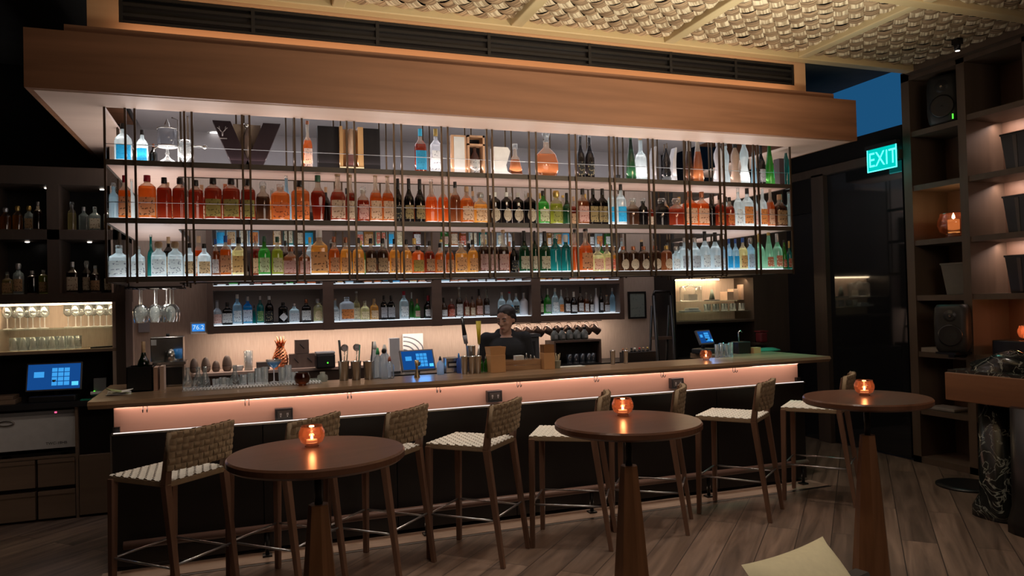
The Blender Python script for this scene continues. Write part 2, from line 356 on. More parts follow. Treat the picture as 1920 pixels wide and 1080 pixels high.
# the bar's upper bulkhead, canopy and its open soffit
m_fas = wood('fascia_wood', (.42, .24, .12), (.50, .30, .16), 'X', .5, .5, .02)
b = MB(); b.box(-.90, 4.79, 5.31, 5.5, 3.3, 3.50); b.box(-.90, -.72, 5.31, 5.5, 3.5, CZ+.06); b.box(4.67, 4.79, 5.31, 5.5, 3.5, CZ+.06); b.box(-.72, 4.67, 5.31, 5.5, 3.69, CZ+.06)
struct(b.build('trim_bulkhead', m_fas))
b = MB(); b.box(-.72, 4.67, 5.36, 5.40, 3.50, 3.69)
b.box(-.72, 4.67, 5.325, 5.345, 3.50, 3.52); b.box(-.72, 4.67, 5.325, 5.345, 3.67, 3.69); b.box(-.72, 4.67, 5.325, 5.350, 3.585, 3.605)
for x in [-.7, .1, .95, 1.8, 2.65, 3.4, 4.05, 4.65]: b.box(x - .012, x + .012, 5.322, 5.35, 3.5, 3.69)
t = thing('linear_air_vent', 'long black slotted air vent set in the wood fascia above the canopy', 'vent', (0, 0, 0))
MB().box(-.72, 4.67, 5.355, 5.385, 3.502, 3.688).build('vent_back', m_black, t)
for z in (3.512, 3.56, 3.63, 3.678): MB().box(-.72, 4.67, 5.322, 5.345, z - .010, z + .010).build('slat', m_blackm, t)
for x in [-.71, .1, .95, 1.8, 2.65, 3.4, 4.05, 4.66]: MB().box(x - .012, x + .012, 5.318, 5.354, 3.502, 3.688).build('divider', m_blackm, t)
SZ = 2.985                       # soffit height
CAN = thing('bar_canopy', 'broad warm wood canopy hanging over the whole bar', 'canopy', (0, 0, 0))
b = MB(); b.box(-1.2, 5.15, 5.1, 5.14, SZ, 3.345); b.build('front_fascia', m_canopy, CAN)
b = MB(); b.box(-1.2, -1.16, 5.14, 7.48, SZ, 3.345); b.build('side_fascia', m_canopy, CAN)
b = MB(); b.box(5.11, 5.15, 5.14, 7.1, SZ, 3.345); b.build('side_fascia', m_canopy, CAN)
b = MB(); b.box(-1.0, 4.96, 5.16, 5.31, 3.345, 3.405); b.build('top_step', m_canopy, CAN)
b = MB(); b.box(-1.16, 5.11, 5.14, 5.30, 3.33, 3.345); b.box(-1.16, -.9, 5.3, 7.48, 3.33, 3.345); b.box(4.8, 5.11, 5.3, 7.1, 3.33, 3.345); b.build('top_board', m_canopy, CAN)
b = MB(); b.box(-1.16, 5.11, 5.14, 5.46, SZ - .004, SZ + .02); b.build('soffit_board', m_soffit, CAN)
b = MB(); b.box(-1.16, -.84, 5.46, 7.48, SZ - .004, SZ + .02); b.build('soffit_board', m_soffit, CAN)
b = MB(); b.box(4.74, 5.11, 5.46, 7.1, SZ - .004, SZ + .02); b.build('soffit_board', m_soffit, CAN)
MB().box(-.84, 4.74, 5.46, 5.475, SZ, 3.30).build('inner_fascia', m_grey, CAN)
struct(MB().box(-.84, 4.74, 5.475, 7.5, 3.30, 3.33).build('ceiling_2', m_grey))
t = thing('recessed_ceiling_light', 'round white recessed light in grey ceiling behind the top shelf', 'light', tuple(WZ(405, 249, 3.295)))
MB().lathe([(.05, 0), (.075, -.004), (.078, .002)], cap=False).build('trim_ring', m_white, t)
MB().lathe([(.0, -.002), (.055, -.002)], cap=False).build('lamp_disc', emit('downlight_disc', (1, .97, .93), 3), t)
# light over the void behind the top shelf
light('void_light', 'AREA', (1.9, 6.5, 3.28), 30, (.95, .92, .98), (1.9, 6.5, 0), shape='RECTANGLE', size=5.0, size_y=1.2)
# ================================================================ BAR
BAR = thing('bar', 'long bar base with black panels and a lit pale wood apron', 'bar', (0, 0, 0))
m_panel = plain('black_panel', (.010, .008, .007), .38, 0, .3, 4)
xs = [-.79, .11, 1.01, 1.91, 2.81, 3.71, 4.62]
for a, c in zip(xs, xs[1:]): MB().box(a + .003, c - .003, 5.26, 5.30, .03, .855).build('front_panel', m_panel, BAR)
MB().box(-.79, -.75, 5.30, 6.1, .03, .90).build('end_panel', m_panel, BAR)
MB().box(4.58, 4.62, 5.30, 6.1, .03, .90).build('end_panel', m_panel, BAR)
MB().box(-.795, 4.625, 5.25, 5.345, .855, .866).build('metal_ledge', m_steel, BAR)
MB().box(-.797, -.790, 5.25, 5.258, .03, .866).build('corner_trim', m_steel, BAR)
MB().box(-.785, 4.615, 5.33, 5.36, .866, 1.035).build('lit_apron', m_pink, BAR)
MB().box(-.75, 4.58, 5.36, 5.38, .03, 1.03).build('carcass_back', m_black, BAR)
led = MB().box(-.78, 4.61, 5.318, 5.328, 1.020, 1.030).build('light_strip', emit('led_rose', (1, .60, .46), 8), BAR)
bounce_line = MB().box(-.78, 4.61, 5.252, 5.262, .8665, .871).build('ledge_bounce_line', emit('ledge_bounce_glow', (1, .88, .82), 1.1), BAR)  # glowing line stands for light bounced off the metal ledge, not a lamp
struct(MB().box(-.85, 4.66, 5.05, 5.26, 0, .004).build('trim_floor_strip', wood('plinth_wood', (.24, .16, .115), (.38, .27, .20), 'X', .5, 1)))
struct(MB().box(-.85, 4.66, 5.02, 5.05, 0, .002).build('trim_floor_gap', m_black))  # dark strip painted where only a shadow line runs along the plinth
light('apron_rope_glow', 'AREA', (1.9, 5.22, .06), 0.5, (1, .7, .5), (1.9, 5.05, 0), shape='RECTANGLE', size=5.2, size_y=.02)
ft = thing('foot_rail', 'long round foot rail along the bar base on black brackets', 'rail', (0, 0, 0))
MB().tube([(-.72, 5.17, .185), (4.55, 5.17, .185)], .026, 12).build('rail_tube', wood('rail_wood', (.14, .08, .06), (.2, .12, .095), 'X', .35, 1), ft)
for px in (1110, 1330, 1508, 800, 500):
    x = WY(px, 960, 5.17).x
    MB().tube([(x, 5.17, .16), (x, 5.17, .014)], .014, 8).box(x-.03, x+.03, 5.14, 5.20, .0045, .016).build('rail_bracket', m_blackm, ft)
# counter slab: front run with returns at both ends, natural-edge wood
def wavy(x): return .012*math.sin(x*3.1) + .008*math.sin(x*7.7 + 1) + .004*math.sin(x*17)
poly = [(-.91, 5.19)] + [(x/10, 5.18 + wavy(x/10)) for x in range(-8, 48, 1)] + [(4.86, 5.19), (4.86, 6.3), (4.15, 6.3), (4.15, 5.68), (-.34, 5.68), (-.34, 6.3), (-.95, 6.3)]
lo = [(x, y + (.02 if y < 5.3 else 0)) for x, y in poly]
n = len(poly); b = MB(); b.add([(x, y, 1.034) for x, y in lo] + [(x, y - .004*(y < 5.3), 1.06) for x, y in poly] + [(x, y + .006*(y < 5.3), 1.082) for x, y in poly],
      [tuple(range(n))[::-1]] + [(j*n + i, j*n + (i+1) % n, (j+1)*n + (i+1) % n, (j+1)*n + i) for j in (0, 1) for i in range(n)] + [tuple(range(2*n, 3*n))])
tag(b.build('bar_counter', m_counter, loc=(0,0,0)), 'long live-edge walnut bar top running in front of the bartender', 'counter')
TOP = 1.082
wk = thing('bar_work_station', 'steel work surface behind the bar top', 'work surface', (0,0,0))
MB().box(-.3, 4.1, 5.70, 5.98, .93, .955).build('steel_top', m_steel, wk)
MB().box(-.3, 4.1, 5.72, 5.96, 0, .93).build('cabinet', m_black, wk)
for i, (px, py) in enumerate([(532, 776), (925, 742), (1266, 718)]):
    p = WY(px, py, 5.32); t = thing('power_outlet', ['black power outlet on the lit apron near the left tall table', 'black power outlet on the lit apron above the fourth bar stool from the left', 'black power outlet on the lit apron toward the right end of the bar'][i], 'outlet', (p.x, 5.33, p.z))
    MB().box(-.058, .058, -.05, 0, -.043, .043).build('housing', m_dark, t, bevel=.004)
    MB().box(-.042, .042, -.054, -.05, -.026, .026).build('face_plate', plain('outlet_face', (.06, .055, .05), .3), t)
    b = MB()
    for x in (-.022, .022): b.box(x - .004, x - .001, -.056, -.054, -.004, .012).box(x + .003, x + .006, -.056, -.054, -.004, .012).box(x-.003, x+.003, -.056, -.054, -.014, -.008)
    b.build('socket_slot', m_white, t)
for i, px in enumerate([272, 463, 655, 822, 973, 1118, 1243, 1378]):
    x = WY(px, 750, 5.24).x; t = thing('bag_hook', 'small black twin bag hook under the bar edge, %s from the left' % ORD[i], 'hook', (x, 5.24, 1.034), group='bag hooks under the bar edge')
    for s in (-.012, .012):
        MB().tube([(s, 0, 0), (s, .0, -.03), (s, -.012, -.042), (s, -.026, -.036), (s, -.03, -.022)], .0028, 6).build('hook_prong', m_blackm, t)
    MB().box(-.02, .02, -.008, .008, -.003, 0).build('base_plate', m_blackm, t)
# ================================================================ HANGING SHELF CAGE
CX = (-.84, 4.72); YF, YB = 5.46, 5.90; RZ = [1.86, 2.25, 2.635]
cage = thing('hanging_bottle_rack', 'three-tier U-shaped bottle rack hanging on bronze rods over the bar', 'rack', (0,0,0))
for i, z in enumerate(RZ):
    # U plan: front run and two returns to the back
    parts = [(CX[0], CX[1], YF, YB), (CX[0], CX[0] + .42, YB, 6.9), (CX[1] - .42, CX[1], YB, 6.9)]
    fr = MB()
    fr.box(CX[0], CX[1], YF, YF + .012, z - .032, z + .004)
    fr.box(CX[0], CX[0] + .012, YF, 6.9, z - .032, z + .004); fr.box(CX[1] - .012, CX[1], YF, 6.9, z - .032, z + .004)
    fr.box(CX[0] + .42, CX[1] - .42, YB - .01, YB, z - .032, z + .004)
    fr.box(CX[0] + .41, CX[0] + .42, YB, 6.9, z - .032, z + .004); fr.box(CX[1] - .42, CX[1] - .41, YB, 6.9, z - .032, z + .004)
    fr.build('shelf_edge', m_shelf, cage)
    u = MB()
    for a in parts: u.box(a[0] + .012, a[1] - .012, a[2] + .012*(a[2] == YF), a[3], z - .026, z - .012)
    u.build('shelf_underside', m_under if i else plain('steel_underside', (.30, .28, .28), .35, .3), cage)
    g = MB()
    g.box(CX[0] + .03, CX[1] - .03, YF + .03, YB - .03, z - .011, z); g.box(CX[0] + .03, CX[0] + .39, YB - .03, 6.88, z - .011, z); g.box(CX[1] - .39, CX[1] - .03, YB - .03, 6.88, z - .011, z)
    g.build('glowing_shelf_panel', emit('shelf_glow', (.93, .96, 1.0), [2.6, 2.8, 2.6][i]) if i == 0 else emit('shelf_glow_%d' % i, (1, .92, .88), 3.2), cage)
pairs = [235, 253, 346, 360, 454, 468, 552, 566, 650, 664, 738, 752, 827, 839, 912, 922, 991, 1004, 1066, 1078, 1141, 1150, 1214, 1223, 1281, 1290, 1347, 1355, 1411, 1419]
def rodx(px, Y): return WY(px, 250, Y).x
rods = [rodx(p, YF - .006) for p in pairs[::1]]
rz0, rz1 = RZ[0] - .04, SZ
for x in [CX[0] + .008] + rods + [CX[1] - .008]:
    MB().box(x - .007, x + .007, YF - .013, YF + .001, rz0, rz1).build('front_rod', m_bronze, cage)
bx = [x + .03 for x in rods][::1]
bp = [(CX[0] + .46 + i*(CX[1] - CX[0] - .92)/13) for i in range(14)]
for x in bp:
    for dx in (0, .055): MB().box(x + dx - .006, x + dx + .006, YB + .001, YB + .013, rz0, rz1 + .30).build('rear_rod', m_bronze, cage)
for X in (CX[0], CX[0] + .425, CX[1] - .425, CX[1]):
    for y in [6.05, 6.10, 6.45, 6.50, 6.85, 6.9]:
        MB().box(X - .006, X + .006, y - .006, y + .006, rz0, SZ + (.3 if X not in CX else 0)).build('side_rod', m_bronze, cage)
for z in RZ[1:]:
    MB().tube([(CX[0], YF + .02, z + .11), (CX[1], YF + .02, z + .11)], .0022, 6).build('guard_wire', m_steelrod, cage)
# a cool wash from the shelf lighting onto the soffit
light('soffit_strip', 'AREA', (1.94, 5.62, 2.70), 9, (1, .80, .74), (1.94, 5.40, 3.0), shape='RECTANGLE', size=5.3, size_y=.05)
# ================================================================ BACK SHELVES
bs = thing('back_bar_shelving', 'dark wood open shelving of four bays on the back wall', 'shelving', (0,0,0))
BX = [-.30, .76, 1.81, 2.87, 3.90]; BY = 7.16; BZ = [1.485, 1.845, 2.205, 2.565]
for i, x in enumerate(BX): MB().box(x - (.05 if i not in (0,) else .0), x + (.05 if i not in (4,) else 0), BY, 7.495, 1.41, 2.62).build('upright', m_back, bs)
for z in BZ: MB().box(BX[0], BX[4], BY + .002, 7.49, z - (.072 if z < 1.5 else .045), z - .004).build('shelf_board', m_back, bs)
MB().box(BX[0], BX[4], 7.47, 7.49, 1.41, 2.62).build('back_board', m_back, bs)
for z in BZ[:3]:
    for a, c in zip(BX, BX[1:]): MB().box(a + .055, c - .055, BY + .012, 7.40, z - .004, z).build('lit_shelf_liner', emit('back_shelf_glow', (.80, .90, 1.0), 1.5), bs)
light('under_shelf_strip', 'AREA', (1.8, 7.25, 1.40), 24, (1, .80, .66), (1.8, 7.5, .95), shape='RECTANGLE', size=4.1, size_y=.10)
# low ledge and counters at the back wall
lb = thing('back_bar_ledge', 'narrow pale wood ledge along the left of the back wall', 'shelf', (0,0,0))
MB().box(-.42, 1.15, 7.05, 7.48, 1.045, 1.07).build('ledge_board', m_soffit, lb)
MB().box(-.42, 1.15, 7.10, 7.48, 0.0, 1.045).build('ledge_cabinet', m_back, lb)
bc = thing('back_bar_counter', 'dark back counter behind the bartender', 'counter', (0,0,0))
MB().box(1.16, 4.05, 6.95, 7.48, .93, .97).build('counter_slab', m_blackm, bc)
MB().box(1.16, 4.05, 6.98, 7.48, 0, .93).build('counter_cabinet', m_black, bc)
# framed certificate, thermostat
p = WY(1195, 572, 7.48); t = thing('framed_certificate', 'small framed certificate on the back wall right of the shelving', 'picture', (p.x, 7.495, p.z))
b = MB(); b.box(-.115, .115, -.02, 0, -.155, -.135); b.box(-.115, .115, -.02, 0, .135, .155); b.box(-.115, -.095, -.02, 0, -.135, .135); b.box(.095, .115, -.02, 0, -.135, .135); b.build('frame', m_black, t)
MB().box(-.095, .095, -.012, -.002, -.135, .135).build('certificate', labelmat('certificate_print', (.36, .42, .38), (.29, .35, .32)), t)
p = WY(372, 615, 7.48); t = thing('thermostat', 'small blue-lit digital thermostat on the back wall', 'thermostat', (p.x, 7.5, p.z))
MB().box(-.07, .07, -.025, 0, -.055, .055).build('housing', m_white, t, bevel=.004)
MB().box(-.055, .055, -.027, -.025, -.03, .038).build('screen', emit('lcd_blue', (.05, .32, .95), .8), t)
text('digits', '76.2', .058, emit('lcd_ink', (.6, .85, 1), .9), t, (0, -.0275, .004), (PI/2, 0, 0))
# ================================================================ LEFT CABINETS
lc = thing('left_back_cabinet', 'dark wood wall cabinet with niches left of the bar', 'cabinet', (0,0,0))
LX0, LX1, LY = -2.6, -.90, 6.77
def bk(*a, name='frame_board', m=None): return MB().box(*a).build(name, m or m_cab, lc)
bk(LX0, LX1, LY, 7.2, 2.66, 2.80); bk(LX0, LX1, LY, 7.2, 2.22, 2.30); bk(LX0, LX1, LY, 7.2, 1.715, 1.79)
for x0, x1 in [(-2.6, -2.5), (-1.86, -1.82), (-1.45, -1.365), (-.985, -.90)]: bk(x0, x1, LY, 7.2, 1.79, 2.66, name='upright')
bk(LX0, LX1, 7.18, 7.2, 1.79, 2.66, name='back_board', m=m_black)
bk(LX0, LX1, 7.16, 7.18, 1.32, 1.715, name='lit_back', m=m_wall); bk(-1.90, -1.82, LY, 7.16, 1.32, 1.715, name='upright', m=m_wall); bk(-.97, -.90, LY - .02, 7.16, 0, 1.715, name='upright')
bk(LX0, -.97, LY, 7.16, 1.315, 1.34, name='shelf_board', m=m_cabL)
MB().box(-1.82, -.975, LY + .03, 7.15, 1.505, 1.515).build('glass_shelf', glass('shelf_glass', (.90, .97, .95), .92, .5), lc)
MB().box(-1.80, -.98, 6.84, 6.86, 1.700, 1.712).build('light_strip', emit('led_warm', (1, .72, .42), 26), lc)
bk(LX0, -.97, 7.1, 7.16, .93, 1.315, name='dark_back', m=m_black)
bk(LX0, -.98, LY - .02, 7.12, .885, .93, name='counter_slab', m=m_dark)
bk(LX0, LX1, 6.82, 7.12, 0, .885, name='carcass', m=m_black)
bk(-1.86, -1.82, LY, 6.82, .0, .885, name='upright', m=m_cabL); bk(-1.275, -1.255, LY, 6.82, .0, .885, name='upright', m=m_cabL)
for zz in (.0, .25):
    for a, c in ((-1.81, -1.555), (-1.535, -1.28)):
        d = MB().box(a, c, LY, 6.82, zz + .02, zz + .235).build('drawer', m_cabL, lc); MB().box(a, c, LY - .006, LY, zz + .205, zz + .235).build('drawer_pull', m_cabL, d)
bk(-1.82, -1.275, LY, 6.82, .49, .505, name='shelf_board', m=m_cabL)
bk(-1.25, -.905, LY, 6.82, .02, .49, name='cabinet_door', m=m_cabL)
for px, py in ((60, 336), (172, 339), (62, 457), (175, 457)):
    q = WZ(px, py, 2.655 if py < 400 else 2.215)
    t = MB().lathe([(0, -.006), (.014, -.004), (.018, 0)], (q.x, 6.95, q.z), 12, cap=False).build('spot_lens', emit('tiny_spot', (1, .9, .8), 6), lc)
    light('niche_spot', 'SPOT', (q.x, 6.93, q.z - .01), 1.1, (1, .8, .6), (q.x, 6.93, 0), spot_size=1.5, spot_blend=.6, shadow_soft_size=.02)
# ================================================================ RIGHT BACK NICHE, PILLAR, SIDE WALL
rc = thing('right_back_cabinet', 'dark cabinet with a lit glass-shelf niche right of the ladder', 'cabinet', (0,0,0))
RX0, RX1, RY = WY(1266, 525, 7.1).x, WY(1412, 525, 7.1).x, 7.1
def rk(*a, name='frame_board', m=None): return MB().box(*a).build(name, m or m_black, rc)
rk(RX0 - .03, RX0, RY, 7.5, .9, 2.9, name='upright'); rk(RX0, RX1 + .5, RY, 7.5, 1.84, 2.9, name='upper_panel', m=m_cab); rk(RX1, RX1 + .5, RY, 7.5, 0, 1.84, name='side_panel', m=m_cab)
rk(RX0, RX1, 7.46, 7.49, 1.36, 1.84, name='lit_back', m=m_wall); rk(RX0, RX1, RY, 7.48, 1.335, 1.36, name='shelf_board', m=m_cab)
MB().box(RX0, RX1 - .2, RY + .03, 7.45, 1.575, 1.585).build('glass_shelf', glass('shelf_glass', (.90, .97, .95), .92, .5), rc)
MB().box(RX0, RX1, RY + .05, 7.45, 1.455, 1.463).build('glass_shelf', glass('shelf_glass', (.90, .97, .95), .92, .5), rc)
MB().box(RX0 + .02, RX1 - .25, 7.40, 7.42, 1.825, 1.838).build('light_strip', emit('led_warm', (1, .72, .42), 26), rc)
rk(RX0, 6.03, 6.95, 7.49, .93, .97, name='counter_slab', m=m_blackm); rk(RX0, 6.03, 6.97, 7.49, 0, .93, name='carcass'); rk(RX0, RX1, 7.4, 7.49, .97, 1.335, name='dark_back')
# side wall X = 6.05 : window of blue dusk, black glazed door, frame posts
struct(MB().box(6.05, 6.12, 6.66, 7.5, 0, 2.55).build('wall_side_mirror', plain('smoked_mirror', (.10, .10, .11), .04, .9, 0)))
struct(MB().box(6.0, 6.12, 6.44, 6.62, 0, 2.95).build('trim_door_post', m_cab))
struct(MB().box(6.0, 6.12, 5.44, 7.5, 2.93, 3.02).build('trim_door_head', m_cab))
struct(MB().box(6.02, 6.12, 6.62, 7.5, 2.55, 2.95).build('wall_side_upper', m_black))
struct(MB().box(6.05, 6.12, 5.44, 7.5, 3.02, 3.26).build('wall_side_band', m_black))
dr = struct(MB().box(6.06, 6.10, 5.46, 6.44, .02, 2.93).build('door_1', plain('black_glass_door', (.075, .078, .085), .05, .85, 0)))
MB().tube([(6.05, 5.50, .98), (6.0, 5.50, .98), (6.0, 5.50, 1.16), (6.05, 5.50, 1.16)], .008, 8).build('door_handle', m_steel, dr)
MB().box(6.03, 6.06, 5.46, 6.44, 0, .02).build('threshold', m_steel, dr)
struct(MB().box(6.08, 6.10, 5.44, 7.5, 3.26, CZ + .06).build('window_1', emit('dusk_sky_pane', (.016, .12, .29), .62)))
MB().box(6.035, 6.055, 5.50, 5.95, .021, .027).build('threshold_reflection', emit('threshold_reflection_blue', (.10, .30, .60), .6), dr)  # glowing strip stands in for blue light reflected on the threshold
# exit sign
es = thing('exit_sign', 'glowing green EXIT sign hanging by the black glass door', 'sign', (5.92, 5.56, 2.83))
MB().box(-.02, .03, -.19, .19, .225, .265).box(.03, .14, -.03, .03, .23, .26).build('mount_bar', m_dark, es)
MB().box(-.006, .0, -.175, .175, .01, .225).build('acrylic_panel', emit('exit_panel_green', (.0, .62, .55), 1.0), es)
text('exit_letters', 'EXIT', .205, emit('exit_letter_green', (.10, 1.0, .90), 2.2), es, (-.008, -.012, .112), (PI/2, 0, -PI/2)).scale = (.82, 1, 1)
b = MB(); b.box(-.008, -.002, -.178, -.168, .005, .23); b.box(-.008, -.002, .168, .178, .005, .23); b.box(-.008, -.002, -.178, .178, .002, .012); b.build('panel_rim', emit('exit_letter_green', (.10, 1.0, .90), 2.2), es)
light('exit_sign_glow', 'AREA', (5.88, 5.56, 2.95), 1.6, (.05, 1, .80), (4.2, 5.4, 1.0), size=.25)
light('exit_teal_spill', 'SPOT', (5.86, 5.56, 2.80), 150, (.05, 1, .75), (4.55, 5.62, 1.08), spot_size=.55, spot_blend=1.0, shadow_soft_size=.06)  # narrow spot added to throw teal onto the right end of the counter
# ================================================================ RIGHT SHELF UNIT
ru = thing('right_shelf_unit', 'tall open wood shelf unit along the right wall', 'shelf unit', (0,0,0))
UX0, UX1 = 6.05, 6.5
for y0, y1 in ((5.34, 5.43), (4.76, 4.84), (4.16, 4.24), (3.5, 3.58), (2.8, 2.88)): MB().box(UX0, UX1, y0, y1, 0, 3.74).build('upright', m_unit, ru)
MB().box(UX1, UX1 + .02, 2.8, 5.43, 0, 3.74).build('back_board', wood('unit_back', (.11, .065, .042), (.15, .09, .06), 'Z', .6, .8, .02), ru)
MB().box(UX0, UX1, 2.8, 5.43, 3.66, 3.75).build('top_board', m_unit, ru)
MB().box(UX0, UX1, 2.8, 5.43, .0, .06).build('base_board', m_unit, ru)
LZ = [3.165, 2.645, 2.12, 1.595, 1.06, .515]
for z in LZ: MB().box(UX0 + .01, UX1, 4.84, 5.34, z - .05, z).build('shelf_board', m_unit, ru)
RZS = [3.19, 2.645, 2.11, 1.60, 1.06, .515]
for z in RZS: MB().box(UX0 + .01, UX1, 2.88, 4.76, z - .05, z).build('shelf_board', m_unit, ru)
for z in (3.14, 2.595, 2.06):
    light('shelf_strip', 'AREA', (6.38, 4.5, z - .02), 3.0, (1, .72, .62), (6.5, 4.5, z - .4), shape='RECTANGLE', size=.45, size_y=.03)
light('shelf_strip', 'AREA', (6.40, 4.3, 1.53), .8, (1, .5, .28), (6.5, 4.3, 1.0), shape='RECTANGLE', size=.4, size_y=.03)
def speaker(loc, rz, label, s=1.0, led=None):
    t = thing('loudspeaker', label, 'loudspeaker', loc, rz)
    b = MB(); w0, h0, d0 = .13*s, .40*s, .24*s
    prof = []
    for z, k in ((0, .80), (.03, .93), (.10, 1.0), (.30, 1.0), (.37, .95), (.40, .82)):
        prof.append((w0*k, z*s))
    b.lathe(prof, (0, 0, 0), 24, 1, .85, 5); b.build('cabinet', plain('speaker_grey', (.022, .022, .021), .5), t)
    rot = Matrix.Rotation(PI/2, 3, 'X')
    MB().lathe([(.088*s, .0), (.092*s, .006), (.080*s, .010), (.035*s, -.004), (.0, .004)], (0, -w0*.84, .145*s), 28, rot=rot, cap=False).build('woofer_cone', m_dark, t)
    MB().lathe([(.050*s, .0), (.046*s, .004), (.016*s, -.002), (.012*s, .006), (0, .010)], (0, -w0*.84, .305*s), 20, rot=rot, cap=False).build('tweeter', m_dark, t)
    MB().lathe([(.0, .012), (.009*s, .011)], (0, -w0*.84, .305*s), 10, rot=rot, cap=False).build('tweeter_dome', m_steel, t)
    if led: MB().box(w0*.55, w0*.62, -w0*.86, -w0*.83, .03*s, .07*s).build('status_light', emit('led_green', (.1, 1, .05), 1.6), t)
    return t
speaker((6.20, 5.06, 3.165), -PI/2 + .35, 'dark grey loudspeaker with green light on the top shelf of the right unit', 1.15, True)
speaker((5.93, 4.86, 1.09), -PI/2 + .5, 'dark grey loudspeaker at the height of the round tables by the right shelf unit', 1.05)
t = thing('speaker_bracket', 'black bracket holding the lower loudspeaker in front of the right unit', 'bracket', (5.93, 4.86, 1.03))
MB().box(-.10, .10, -.10, .10, .04, .06).build('plate', m_black, t); MB().box(-.03, .18, -.03, .03, .01, .04).build('wall_arm', m_black, t)
def vase(loc, w0, w1, h, mat, label, d=.75, sep=True):
    t = thing('planter_box', label, 'planter', loc, -PI/2)
    b = MB(); b.hexa([(-w0, -w0*d, 0), (w0, -w0*d, 0), (w0, w0*d, 0), (-w0, w0*d, 0)], [(-w1, -w1*d, h), (w1, -w1*d, h), (w1, w1*d, h), (-w1, w1*d, h)]); b.build('body', mat, t, bevel=.004)
    b = MB(); b.box(-w1 - .004, w1 + .004, -w1*d - .004, w1*d + .004, h - .012, h + .004); b.build('rim', mat, t)
    if sep: b = MB(); b.hexa([(-.012, -w0*d - .003, .01), (.012, -w0*d - .003, .01), (.012, -w0*d + .01, .01), (-.012, -w0*d + .01, .01)], [(-.018, -w1*d - .003, h - .02), (.018, -w1*d - .003, h - .02), (.018, -w1*d + .01, h - .02), (-.018, -w1*d + .01, h - .02)]); b.build('front_band', plain('vase_band', (.09, .06, .04), .3), t)
m_vase = plain('dark_leather', (.022, .016, .013), .35, 0, .3, 8)
for z, wd in ((2.645, 'top'), (2.11, 'middle'), (1.60, 'bottom')):
    vase((6.27, 4.42, z), .095, .125, .32, m_vase, 'dark tapered box on the %s lit shelf of the right unit' % wd)
vase((6.24, 5.00, 1.595), .10, .135, .29, plain('grey_ceramic', (.16, .15, .13), .7), 'grey tapered ceramic vase on the shelf below the large candle', .8, False)
m_clayk = plain('clay_dark', (.10, .07, .05), .7)
m_flame = emit('candle_flame', (1, .72, .36), 30)
def candle(loc, label, s=1.0, lit=True, big=False, group=None, power=.5):
    t = thing('candle_holder', label, 'candle holder', loc, 0, group=group)
    r = .052*s
    pr = [(r*.5, 0), (r*.55, .006*s), (r*.45, .010*s), (r*.85, .022*s), (r, .045*s), (r*.98, .062*s), (r*.82, .080*s), (r*.84, .086*s), (r*.80, .086*s), (r*.78, .080*s), (r*.93, .062*s), (r*.95, .045*s), (r*.8, .025*s), (0, .016*s)]
    MB().lathe(pr, seg=28, cap=False).build('glass_bowl', m_amberg if lit or big else glass('amber_glass_dark', (.22, .08, .04), .5, .6, .05), t)
    if big:
        MB().lathe([(r*.36, .018*s), (r*.36, .065*s), (.0, .066*s)], seg=20).build('pillar_candle', emit('pillar_glow', (1, .50, .16), .9), t)
    else:
        MB().lathe([(r*.42, .018*s), (r*.42, .030*s), (0, .030*s)], seg=18).build('tea_light', plain('wax', (.8, .7, .55), .5, emis=(1, .5, .2), es=.8), t)
    if lit:
        z = .066*s if big else .030*s
        MB().lathe([(0, z), (.0055*s, z + .005*s), (.0045*s, z + .012*s), (0, z + .024*s)], seg=10, cap=False).build('flame', m_flame, t)
        light('candle_light', 'POINT', (loc[0], loc[1], loc[2] + z + .03*s), power, (1, .52, .22), shadow_soft_size=.012)
    return t
candle((6.18, 5.02, 2.12), 'large amber glass bowl with a thick lit candle on the right shelf unit', 2.6, True, True, power=1.2)
candle((6.17, 4.36, 1.20), 'lit tea light in an amber glass at the far right, on a black box', 1.45, True, power=2.2)
tag(MB().box(6.06, 6.36, 4.2, 4.6, 1.06, 1.20).build('black_box', m_black, bevel=.01), 'low black equipment box under the candle on the right unit', 'box')
tag(MB().box(6.08, 6.3, 5.0, 5.3, .515, .545).build('folded_cloth', plain('cloth_grey', (.25, .22, .20), .9), bevel=.01), 'small pale folded cloth on the low shelf of the right unit', 'cloth')
tag(MB().box(6.07, 6.32, 5.08, 5.32, 1.06, 1.10).build('magazine_stack', plain('paper_dim', (.30, .26, .22), .8)), 'thin stack of papers on the shelf behind the lower loudspeaker', 'papers')
t = thing('ceiling_camera', 'tiny black spotlight clipped at the ceiling edge above the right unit', 'spotlight', tuple(WZ(1795, 84, 3.70)))
MB().box(-.03, .03, -.03, .03, .0, .05).build('mount', m_black, t); MB().lathe([(.02, -.05), (.028, .0), (.02, .02)], seg=12).build('lamp_head', m_black, t); MB().lathe([(0, -.052), (.018, -.052)], seg=12, cap=False).build('lens', emit('tiny_spot', (1, .9, .8), 6), t)
t = thing('emergency_light', 'black twin-head emergency light in the dark above the right niche', 'lamp', tuple(WY(1540, 294, 7.0)))
MB().box(-.14, .02, -.04, .5, -.06, .03).build('housing', m_dark, t); MB().lathe([(.02, -.03), (.045, .0), (.045, .03)], (.05, -.05, 0), 14, rot=Matrix.Rotation(PI/2, 3, 'X')).build('lamp_head', m_steel, t)
